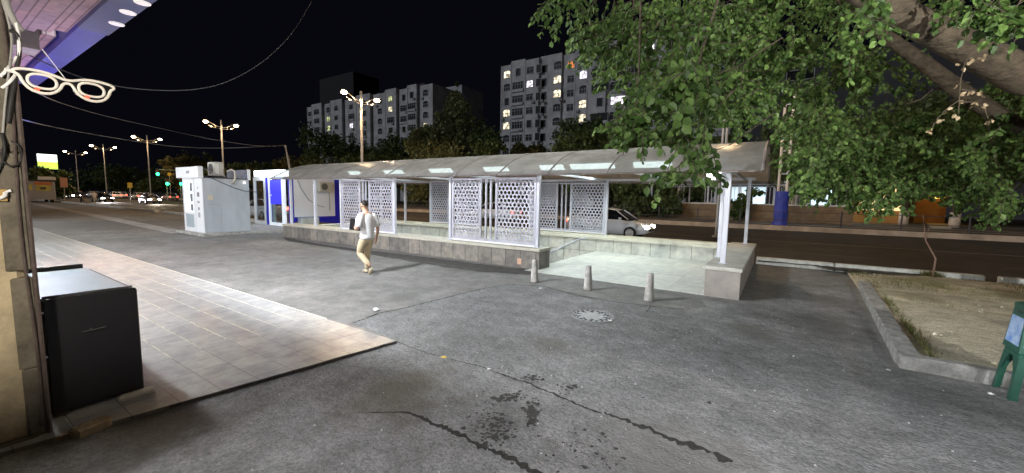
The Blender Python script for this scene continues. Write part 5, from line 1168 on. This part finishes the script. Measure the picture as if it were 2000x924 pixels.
# ================================================================== TREES
def foliage(blobs, n, size, seed, shell=0.25, droop=0.3):
    rr = random.Random(seed); nr = np.random.RandomState(seed); mb = MB()
    wts = np.array([b[1][0] * b[1][1] * b[1][2] for b in blobs]) ** 0.6; wts /= wts.sum()
    # sub-clumps give the crown light and dark tufts and gaps
    V_, F_2 = [], []
    subs = []
    for (c, r), w in zip(blobs, wts):
        for k in range(max(4, int(w * n / 45))):
            d = nr.normal(size=3); d /= np.linalg.norm(d); rad = shell + (1 - shell) * nr.rand() ** 0.7
            subs.append((np.array(c) + d * np.array(r) * rad, min(r) * nr.uniform(0.18, 0.42)))
    per = max(3, n // len(subs))
    for c, r in subs:
        for k in range(per):
            d = nr.normal(size=3) * 0.55; p = c + d * r
            a = nr.normal(size=3); a[2] -= droop; a /= np.linalg.norm(a); b = np.cross(a, nr.normal(size=3)); b /= np.linalg.norm(b) + 1e-9
            s = size * nr.uniform(0.6, 1.3); i = len(V_)
            V_ += [p - a * s * 0.5, p + b * s * 0.36, p + a * s * 0.6, p - b * s * 0.36]; F_2.append((i, i + 1, i + 2, i + 3))
    return mb.add(V_, F_2)
def tree(label, base, h, cr, seed, m=None, n=2600, leaf=0.34, trunk=0.22, lime=False, conical=False, low=0.25, cat='tree', name='tree', group='trees along the far side of the road', squash=1.0):
    rr = random.Random(seed); x, y, z = base
    T = thing(name, label, cat, base, group)
    mb = MB(); lean = rr.uniform(-0.3, 0.3); ht = h * (0.9 if conical else 0.62)
    pts = [(x + lean * t * t * 1.5, y + rr.uniform(-0.1, 0.1) * t, z + ht * t) for t in np.linspace(0, 1, 7)]
    mb.tube(pts, [trunk * (1.15 - 0.85 * t) for t in np.linspace(0, 1, 7)], 9)
    blobs = []
    for k in range(9 if not conical else 12):
        if conical:
            t = k / 11; rad = cr * (1 - t) ** 0.8 * 0.62 + 0.3; a = rr.uniform(0, 6.28)
            c = (x + math.cos(a) * rad * 0.45, y + math.sin(a) * rad * 0.45, z + h * (low + (0.97 - low) * t))
            blobs.append((c, (rad, rad, h * 0.11)))
        else:
            a = k * 2.4 + rr.uniform(-0.3, 0.3); t = rr.uniform(low + 0.12, 0.86); rad = cr * rr.uniform(0.38, 0.58)
            c = (x + math.cos(a) * cr * 0.58 * rr.uniform(0.5, 1), y + math.sin(a) * cr * 0.58 * squash, z + h * t)
            blobs.append((c, (rad, rad * squash, min(rad * 0.8, h * 0.2))))
            mb.tube([pts[3], (np.array(pts[4]) + np.array(c)) / 2 + np.array([0, 0, 0.2]), c], [trunk * 0.45, trunk * 0.28, trunk * 0.1], 6)
    mb.build('trunk', M_BARK, T, True)
    if lime: mb = MB(); mb.tube([(x, y, z + 0.0), (x, y, z + 1.1)], [trunk * 1.22, trunk * 1.13], 10); mb.build('limewash_band', M_LIME, T, True)
    foliage(blobs, n, leaf, seed).build('crown', m or M_LEAFD, T)
    return T
def bt(px, pyt, Y, z0=0.2):
    p = atY(px, pyt, Y); return (p[0], Y, z0), p[2] - z0
specs = [  # px, top row, Y, crown radius in px, label, material, conical
    (665, 256, 52, 125, 'broad dark tree in front of the long apartment block', M_LEAFD, 0), (750, 262, 54, 85, 'dark rounded tree right of the canopy lamp post', M_LEAFD, 0),
    (590, 290, 50, 50, 'low olive tree behind the glowing booth sign', M_LEAFY, 0), (890, 164, 52, 150, 'tall pointed dark tree between the two apartment blocks', M_LEAFO, 1),
    (850, 240, 47, 70, 'bushy green tree left of the tall pointed tree', M_LEAFO, 0), (1030, 272, 56, 45, 'small rusty leaved tree before the nine storey block', M_LEAFY, 0),
    (955, 250, 50, 75, 'dense dark tree right of the tall pointed tree', M_LEAFD, 0),
    (1170, 232, 50, 105, 'very dark broad tree hiding the foot of the nine storey block', M_LEAFD, 0), (1290, 255, 50, 70, 'dark tree behind the hanging branch tips', M_LEAFD, 0), (1380, 240, 52, 70, 'dark tree behind the canopy end', M_LEAFD, 0)]
for i, (px, py, Y, rp, lb, m, con) in enumerate(specs):
    b, h = bt(px, py, Y); dist = proj(b)[2]
    tree(lb, b, h, rp * dist / F, 40 + i, m, 16000, 0.52, 0.24, conical=bool(con), low=0.08, squash=0.7)
for i, (px, py, Y, rp, lb) in enumerate(((1577, 215, 43, 120, 'street tree with dark trunk and limewashed foot beside the blue wrapped pole'), (1790, 205, 44, 120, 'street tree with limewashed foot beside the pale path'), (1895, 190, 43, 130, 'thick street tree with limewashed foot, farthest right'), (1690, 230, 46, 90, 'dark tree between two limewashed trunks'))):
    b, h = bt(px, py, Y); dist = proj(b)[2]
    tree(lb, b, max(h, 8), rp * dist / F * 0.95, 60 + i, M_LEAFD, 12000, 0.42, 0.27, lime=i < 3, low=0.26)
for i, (px, py, Y, rp, lb) in enumerate(((1245, 345, 39, 48, 'low dark shrub tree under the canopy line, left'), (1305, 352, 39.2, 36, 'low dark shrub tree under the canopy line, right'))):
    b, h = bt(px, py, Y); dist = proj(b)[2]
    tree(lb, b, h, rp * dist / F, 70 + i, M_LEAFD, 5000, 0.3, 0.10, low=0.05, group='shrub trees across the road')
b, h = bt(1447, 372, 39)
tree('round dark bush before the lit far underpass', b, h, 1.5, 80, M_LEAF, 4000, 0.17, 0.05, low=0.0, cat='bush', name='bush', group='shrub trees across the road')
for i, (px, py, X, rp, lb) in enumerate(((375, 300, -70, 45, 'olive tree behind the white kiosk'), (175, 318, -150, 60, 'dark tree beyond the farthest lamp post'), (85, 322, -118, 34, 'dark tree in front of the billboard foot'), (250, 325, -160, 55, 'dark tree beyond the oncoming headlights'), (320, 312, -140, 45, 'dark tree behind the green traffic lights'), (470, 318, -80, 60, 'dark tree between kiosk and booth'), (530, 312, -62, 50, 'dark olive tree behind the booth'))):
    c = atX(px, py, X); Y = {0: 40, 1: 40, 2: 15.5, 3: 42, 4: 44, 5: 46, 6: 44}[i]
    b, h = bt(px, py, Y) if i != 2 else ((X + 3, c[1], 0), c[2])
    dist = proj(b)[2]; tree(lb, b, h, rp * dist / F, 90 + i, M_LEAFY if i in (0, 6) else M_LEAFD, 7000, 0.65, 0.25, low=0.05, group='trees at the end of the road')

# big tree over the plot, its boughs hanging in front of the camera
BT = thing('shade_tree', 'large leafy tree on the plot with thick limbs and drooping leafy boughs overhead', 'tree', (4.3, 8.4, 0.05))
L = [atD(2120, 250, 5.2), atD(2000, 150, 4.75), atD(1880, 88, 4.5), atD(1760, 28, 4.4), atD(1640, -40, 4.4), atD(1480, -110, 4.5), atD(1250, -130, 4.6)]
tb = MB()
tk = [(4.3, 8.4, 0.0), (4.28, 8.38, 0.4), (4.2, 8.3, 1.4), (4.1, 8.2, 2.4), (3.7, 8.05, 3.0)]
tb.tube(tk + [tuple(p) for p in L[1:]], [0.42, 0.33, 0.28, 0.26, 0.22, 0.20, 0.165, 0.145, 0.125, 0.10, 0.075, 0.05][:5 + len(L) - 1], 12)
L2 = [np.array(tk[3]), atD(2000, 260, 7.6), atD(1880, 180, 7.3), atD(1800, 120, 7.2), atD(1700, 50, 7.2), atD(1600, -40, 7.2)]
tb.tube(L2, [0.20, 0.17, 0.14, 0.12, 0.10, 0.06], 10)
L3 = [np.array(tk[4]), atD(2100, 120, 6.5), atD(2050, 0, 6.2), atD(1950, -120, 6.0)]
tb.tube(L3, [0.18, 0.15, 0.12, 0.06], 10)
tr_ = tb.build('trunk', M_BARK, BT, True)
C_ = [  # cluster centre in the picture, half sizes, distance, depth spread, twigs, leaf size
    (1110, 20, 60, 34, 4.5, 0.4, 16, 0.062), (1190, 70, 70, 55, 4.6, 0.5, 26, 0.062), (1150, 85, 40, 22, 4.4, 0.3, 9, 0.06), (1290, 60, 110, 75, 4.9, 0.7, 60, 0.062),
    (1300, 170, 75, 60, 4.3, 0.5, 34, 0.066), (1245, 238, 62, 24, 3.7, 0.3, 14, 0.066), (1340, 160, 50, 30, 3.2, 0.2, 8, 0.078), (1390, 130, 90, 90, 5.2, 0.8, 64, 0.062), (1410, 195, 80, 50, 4.7, 0.6, 38, 0.058), (1330, 260, 60, 30, 3.9, 0.3, 12, 0.064),
    (1358, 316, 44, 12, 3.3, 0.2, 5, 0.062), (1318, 338, 22, 10, 3.2, 0.1, 3, 0.062), (1750, 130, 70, 50, 8.6, 0.5, 30, 0.08), (1660, 130, 50, 50, 7.6, 0.5, 30, 0.075), (1475, 140, 60, 80, 5.0, 0.7, 36, 0.06),
    (1520, 60, 130, 80, 6.2, 1.2, 90, 0.065), (1600, 170, 110, 90, 7.0, 1.2, 80, 0.07), (1590, 280, 80, 60, 7.2, 1.0, 55, 0.07), (1640, 350, 90, 45, 7.6, 0.8, 46, 0.075), (1720, 385, 60, 28, 6.8, 0.5, 26, 0.075), (1575, 350, 25, 40, 7.0, 0.6, 14, 0.07),
    (1720, 260, 90, 60, 8.0, 1.0, 60, 0.075), (1850, 270, 110, 60, 8.2, 1.0, 70, 0.075), (1950, 300, 70, 70, 7.2, 0.9, 50, 0.075), (1880, 360, 90, 40, 7.8, 0.8, 44, 0.075), (1960, 400, 50, 26, 7.0, 0.6, 20, 0.075), (1800, 340, 50, 30, 8.2, 0.6, 20, 0.075),
    (1690, 330, 80, 60, 8.6, 0.8, 60, 0.08), (1600, 320, 60, 60, 8.2, 0.7, 44, 0.08), (1830, 300, 120, 80, 9.0, 0.8, 70, 0.085), (1960, 240, 60, 90, 8.8, 0.8, 40, 0.08), (1570, 215, 60, 60, 6.2, 0.7, 36, 0.065), (1400, 60, 120, 60, 5.4, 0.7, 40, 0.06), (1230, 120, 60, 50, 4.6, 0.4, 20, 0.06),
    (1690, 30, 40, 34, 3.6, 0.25, 9, 0.062), (1660, 90, 20, 26, 3.7, 0.2, 4, 0.062), (1935, 25, 50, 25, 3.1, 0.2, 6, 0.07), (1990, 60, 30, 40, 3.2, 0.3, 5, 0.07), (1900, 5, 60, 20, 3.6, 0.3, 8, 0.06),
    (1640, 10, 80, 40, 6.5, 0.8, 34, 0.065), (1800, 15, 90, 40, 7.5, 0.8, 30, 0.07), (1440, 20, 90, 50, 5.6, 0.8, 50, 0.062), (1960, 180, 40, 60, 8.0, 0.6, 14, 0.075)]
def leaf(V2, F2, p, d, nrm, s):
    d = d / (np.linalg.norm(d) + 1e-9); w = np.cross(d, nrm); w /= np.linalg.norm(w) + 1e-9; n = np.cross(w, d); i = len(V2)
    V2 += [p, p + d * s * 0.30 + w * s * 0.40 + n * s * 0.09, p + d * s * 0.72 + w * s * 0.34 + n * s * 0.06, p + d * s * 1.08 - n * s * 0.08, p + d * s * 0.72 - w * s * 0.34 + n * s * 0.06, p + d * s * 0.30 - w * s * 0.40 + n * s * 0.09]
    F2 += [(i, i + 3, i + 2, i + 1), (i, i + 5, i + 4, i + 3)]
nr = np.random.RandomState(11); V2, F2 = [], []; tw = MB()
anchor = [np.array(p) for p in L[2:]] + [np.array(p) for p in L2[2:]] + [np.array(p) for p in L3[1:]]
for ci, (cx, cy, rx, ry, D, dd, nt, ls) in enumerate(C_):
    nt = int(nt * 1.55)
    cc = atD(cx, cy, D)
    an = min(anchor, key=lambda q: np.linalg.norm(q - cc - np.array([0.3, 0, 0.6])))
    mid = (an + cc) / 2 + np.array([0, 0, 0.22 * np.linalg.norm(an - cc)])
    top = cc + np.array([0, 0, ry * D / F * 0.5])
    if ci % 4 == 1 and nt > 10: tw.tube([an, an * 0.65 + cc * 0.35 + np.array([0, 0, 0.35]), mid, mid * 0.4 + top * 0.6 + np.array([0, 0, 0.05]), top], [0.022, 0.017, 0.013, 0.009, 0.005], 5)
    if nt > 6:
        for q_ in range(1):
            e0 = atD(cx + rx * nr.uniform(-0.8, 0.2), cy + ry * nr.uniform(-0.2, 0.8), D); e1 = e0 + R_ * nr.uniform(0.35, 0.8) + np.array([0, 0.1, nr.uniform(0.2, 0.55)])
            tw.tube([e0, (e0 + e1) / 2 + np.array([0, 0, -0.06]), e1], [0.003, 0.004, 0.006], 5)
    for k in range(nt):
        r = math.sqrt(nr.rand()); a = nr.rand() * 6.283
        p = atD(cx + rx * r * math.cos(a), cy + ry * r * math.sin(a), D + nr.normal() * dd * 0.6)
        out = p - top; out[2] = 0; out = out / (np.linalg.norm(out) + 1e-6)
        left = -R_ * 0.5 + np.array([0, -0.1, 0])
        dirn = out * 0.5 + left * 0.5 + np.array([0, 0, -0.55]) + nr.normal(size=3) * 0.35; dirn /= np.linalg.norm(dirn)
        Ln = nr.uniform(0.22, 0.48) * (0.75 + ls * 4)
        P = [p - dirn * Ln * 0.5 + np.array([0, 0, -0.10 * Ln * (t ** 2)]) + dirn * Ln * t for t in np.linspace(0, 1, 6)]
        tw.tube(P, [0.0045, 0.004, 0.0035, 0.003, 0.0025, 0.002], 4, False)
        nl = int(Ln / 0.024)
        for j in range(nl):
            t = (j + nr.rand()) / nl; q = P[min(4, int(t * 5))] * (1 - (t * 5) % 1) + P[min(5, int(t * 5) + 1)] * ((t * 5) % 1)
            side = np.cross(dirn, np.array([0, 0, 1.0])); side /= np.linalg.norm(side) + 1e-9
            d = dirn * 0.4 + side * (1 if j % 2 else -1) * nr.uniform(0.3, 0.9) + np.array([0, 0, -0.65]) + nr.normal(size=3) * 0.3
            leaf(V2, F2, q + d * 0.012, d, np.array([0.1, -0.75, 0.65]) + nr.normal(size=3) * 0.6, ls * nr.uniform(0.5, 1.25))
tw.build('twigs', M_BARK, tr_)
cm = MB(); cm.add(V2, F2); cm.build('crown', M_LEAF, BT)
V3, F3 = [], []; dt = MB()
for pp in ([(1900, 96), (1882, 130), (1876, 160), (1874, 190), (1872, 222)], [(1874, 195), (1850, 212), (1828, 235), (1820, 250)], [(1874, 198), (1900, 200), (1922, 208), (1930, 232)], [(1878, 175), (1900, 178), (1915, 184)], [(1888, 118), (1905, 112), (1916, 108)]):
    P = [atD(x, y, 4.0) for x, y in pp]; dt.tube(P, [0.006] + [0.004] * (len(P) - 1), 5)
    for q in P[1:]:
        for k in range(3): leaf(V3, F3, q + nr.normal(size=3) * 0.018, nr.normal(size=3) + np.array([0, 0, -1.2]), nr.normal(size=3), 0.042)
dt.build('dead_twig', M_BARK, tr_); cm = MB(); cm.add(V3, F3); cm.build('dry_leaves', M_DRY, BT)
# sapling stake by the kerb
SPL = thing('sapling', 'thin bare sapling standing by the near kerb', 'sapling', (3.25, 13.75, 0.08))
mb = MB(); p0 = np.array((3.25, 13.75, 0.05)); mb.tube([p0, p0 + [0.02, 0, 0.5], atY(1808, 470, 13.75), atY(1803, 420, 13.75)], [0.022, 0.019, 0.015, 0.01], 6); mb.build('stem', mat('sapling bark', (0.22, 0.14, 0.11), 0.9), SPL, True)
mb = MB(); mb.tube([atY(1808, 470, 13.75), atY(1816, 440, 13.6)], [0.008, 0.004], 5); mb.build('twig', MATS['sapling bark'], SPL)

# ================================================================== GREEN STOOL AND BOX
sb = G(1992, 772); SXc, SYc = 2.15, 5.88
M_GP = mat('dark green plastic', (0.018, 0.085, 0.06), 0.4, var=0.15, vscale=5)
ST = thing('plastic_stool', 'dark green plastic stool with arched sides standing by the plot kerb', 'stool', (SXc, SYc, 0.004))
hh = 0.46; a0, a1 = 0.19, 0.155
mb = MB(); mb.bbox(SXc - a1, SXc + a1, SYc - a1, SYc + a1, hh - 0.05, hh, 0.015); mb.build('seat', M_GP, ST)
for sx in (-1, 1):
    for sy in (-1, 1):
        v = []
        for t in np.linspace(0, 1, 8):
            z = 0.004 + (hh - 0.052) * t; c = a0 + (a1 - a0) * t; w = 0.055 + 0.10 * max(0, t - 0.6) ** 1.3 * 2.2
            x0, y0 = SXc + sx * c, SYc + sy * c; th = 0.014
            v += [(x0, y0, z), (x0 - sx * w, y0, z), (x0 - sx * w, y0 - sy * th, z), (x0 - sx * th, y0 - sy * th, z), (x0 - sx * th, y0 - sy * w, z), (x0, y0 - sy * w, z)]
        f = [(i * 6 + k, i * 6 + (k + 1) % 6, (i + 1) * 6 + (k + 1) % 6, (i + 1) * 6 + k) for i in range(7) for k in range(6)] + [(5, 4, 3, 2, 1, 0), tuple(42 + k for k in range(6))]
        mb = MB(); mb.add(v, f); mb.build('leg', M_GP, ST)
DBX = thing('display_box', 'green framed box with sky blue picture panels standing on the plastic stool', 'box', (SXc, SYc, hh))
bb, bt_ = 0.165, 0.13; z0, z1 = hh + 0.002, hh + 0.42
def lerp(z): return bb + (bt_ - bb) * (z - z0) / (z1 - z0)
mb = MB(); v = [(SXc + sx * lerp(z), SYc + sy * lerp(z), z) for z in (z0, z1) for sx, sy in ((-1, -1), (1, -1), (1, 1), (-1, 1))]
mb.add(v, [(3, 2, 1, 0), (4, 5, 6, 7)] + [(k, (k + 1) % 4, 4 + (k + 1) % 4, 4 + k) for k in range(4)]); body = mb.build('case', M_GP, DBX)
mb = MB(); mb.lathe((SXc, SYc, z1), [(0.19, 0.001), (0.185, 0.03), (0.05, 0.07)], 4)
mb.v = [(SXc + ((x - SXc) - (y - SYc)) * 0.7071, SYc + ((x - SXc) + (y - SYc)) * 0.7071, z) for x, y, z in mb.v]; mb.build('lid', M_GP, DBX)
M_SKYP = mat('sky picture', (0.10, 0.26, 0.62), 0.3, vscale=9, col2=(0.55, 0.65, 0.8))
for fx, fy, tx, ty in ((-1, 0, 0, 1), (0, -1, 1, 0)):
    mb = MB(); q = []
    for z, s_ in ((z0 + 0.06, 1), (z1 - 0.09, 1)):
        c = lerp(z) + 0.003; w = lerp(z) - 0.022
        q.append([(SXc + fx * c + tx * w * k, SYc + fy * c + ty * w * k, z) for k in (-1, 1)])
    mb.quad(q[0][0], q[0][1], q[1][1], q[1][0]); pn = mb.build('picture_panel', M_SKYP, DBX)
    if fy: 
        mb = MB(); c = lerp(z0 + 0.15) + 0.008; mb.quad((SXc - 0.06, SYc - c - 0.006, z0 + 0.075), (SXc - 0.0, SYc - c - 0.006, z0 + 0.075), (SXc + 0.06, SYc - c + 0.002, z0 + 0.22), (SXc + 0.02, SYc - c + 0.002, z0 + 0.22)); mb.build('motif', mat('magenta motif', (0.45, 0.05, 0.30), 0.4), pn)
    mb = MB(); c = lerp(z1 - 0.045) + 0.002; mb.obox((SXc + fx * c, SYc + fy * c, z1 - 0.045), (tx * 0.04 + fx * 0.001, ty * 0.04 + fy * 0.001, 0), (fx * 0.003, fy * 0.003, 0), (0, 0, 0.009)); mb.build('coin_slot', M_DARKM, DBX)

# ================================================================== LITTER
def litter(px, py, r, m, label, seed, flat=0.5):
    rr = random.Random(seed); c = G(px, py, 0.01); mb = MB(); n = 8
    v = [(c[0], c[1], 0.012 + r * flat)] + [(c[0] + r * rr.uniform(0.6, 1.2) * math.cos(2 * math.pi * k / n), c[1] + r * rr.uniform(0.6, 1.2) * math.sin(2 * math.pi * k / n), 0.010 + r * flat * rr.uniform(0, 0.7)) for k in range(n)]
    mb.add(v, [(0, 1 + k, 1 + (k + 1) % n) for k in range(n)] + [tuple(range(n, 0, -1))]); tag(mb.build('litter', m, loc=tuple(c)), label, 'litter', 'scraps of litter on the ground')
M_PAPER = mat('white scrap', (0.7, 0.7, 0.7), 0.6); M_YEL = mat('yellow scrap', (0.65, 0.45, 0.10), 0.6)
litter(736, 606, 0.075, mat('crumpled clear plastic', (0.5, 0.51, 0.52), 0.25), 'crumpled clear plastic lying beside the crack left of centre', 1, 0.6)
litter(867, 698, 0.035, M_YEL, 'small yellow scrap on the coarse asphalt', 2)
litter(955, 721, 0.022, M_PAPER, 'small white scrap at the start of the long crack', 3)
litter(1192, 627, 0.035, M_PAPER, 'white scrap at the edge of the manhole cover', 4)
litter(1055, 564, 0.045, M_PAPER, 'white scrap beside the left bollard', 5)
litter(1735, 723, 0.022, M_PAPER, 'white scrap by the corner of the plot kerb', 6)
litter(510, 620, 0.03, M_PAPER, 'white scrap lying on the pale paving slabs', 7)
litter(1550, 696, 0.018, M_PAPER, 'tiny white scrap on the asphalt before the plot', 8)
litter(1936, 770, 0.03, M_PAPER, 'white scrap beside the foot of the stool', 9)
mb = MB(); rr = random.Random(31)
for k in range(240):
    x, y = rr.uniform(-3.8, 3.2), rr.uniform(1.0, 8.0)
    if x < -3.8 or (x > 1.1 and y > 5.8): continue
    r = rr.uniform(0.003, 0.009); mb.lathe((x, y, 0.004), [(r, 0), (r * 0.9, r * 0.6), (r * 0.3, r)], 6)
po = mb.build('loose_grit', mat('pale grit', (0.42, 0.41, 0.39), 0.9)); po['kind'] = 'stuff'; tag(po, 'loose pale grit scattered over the coarse asphalt', 'grit')
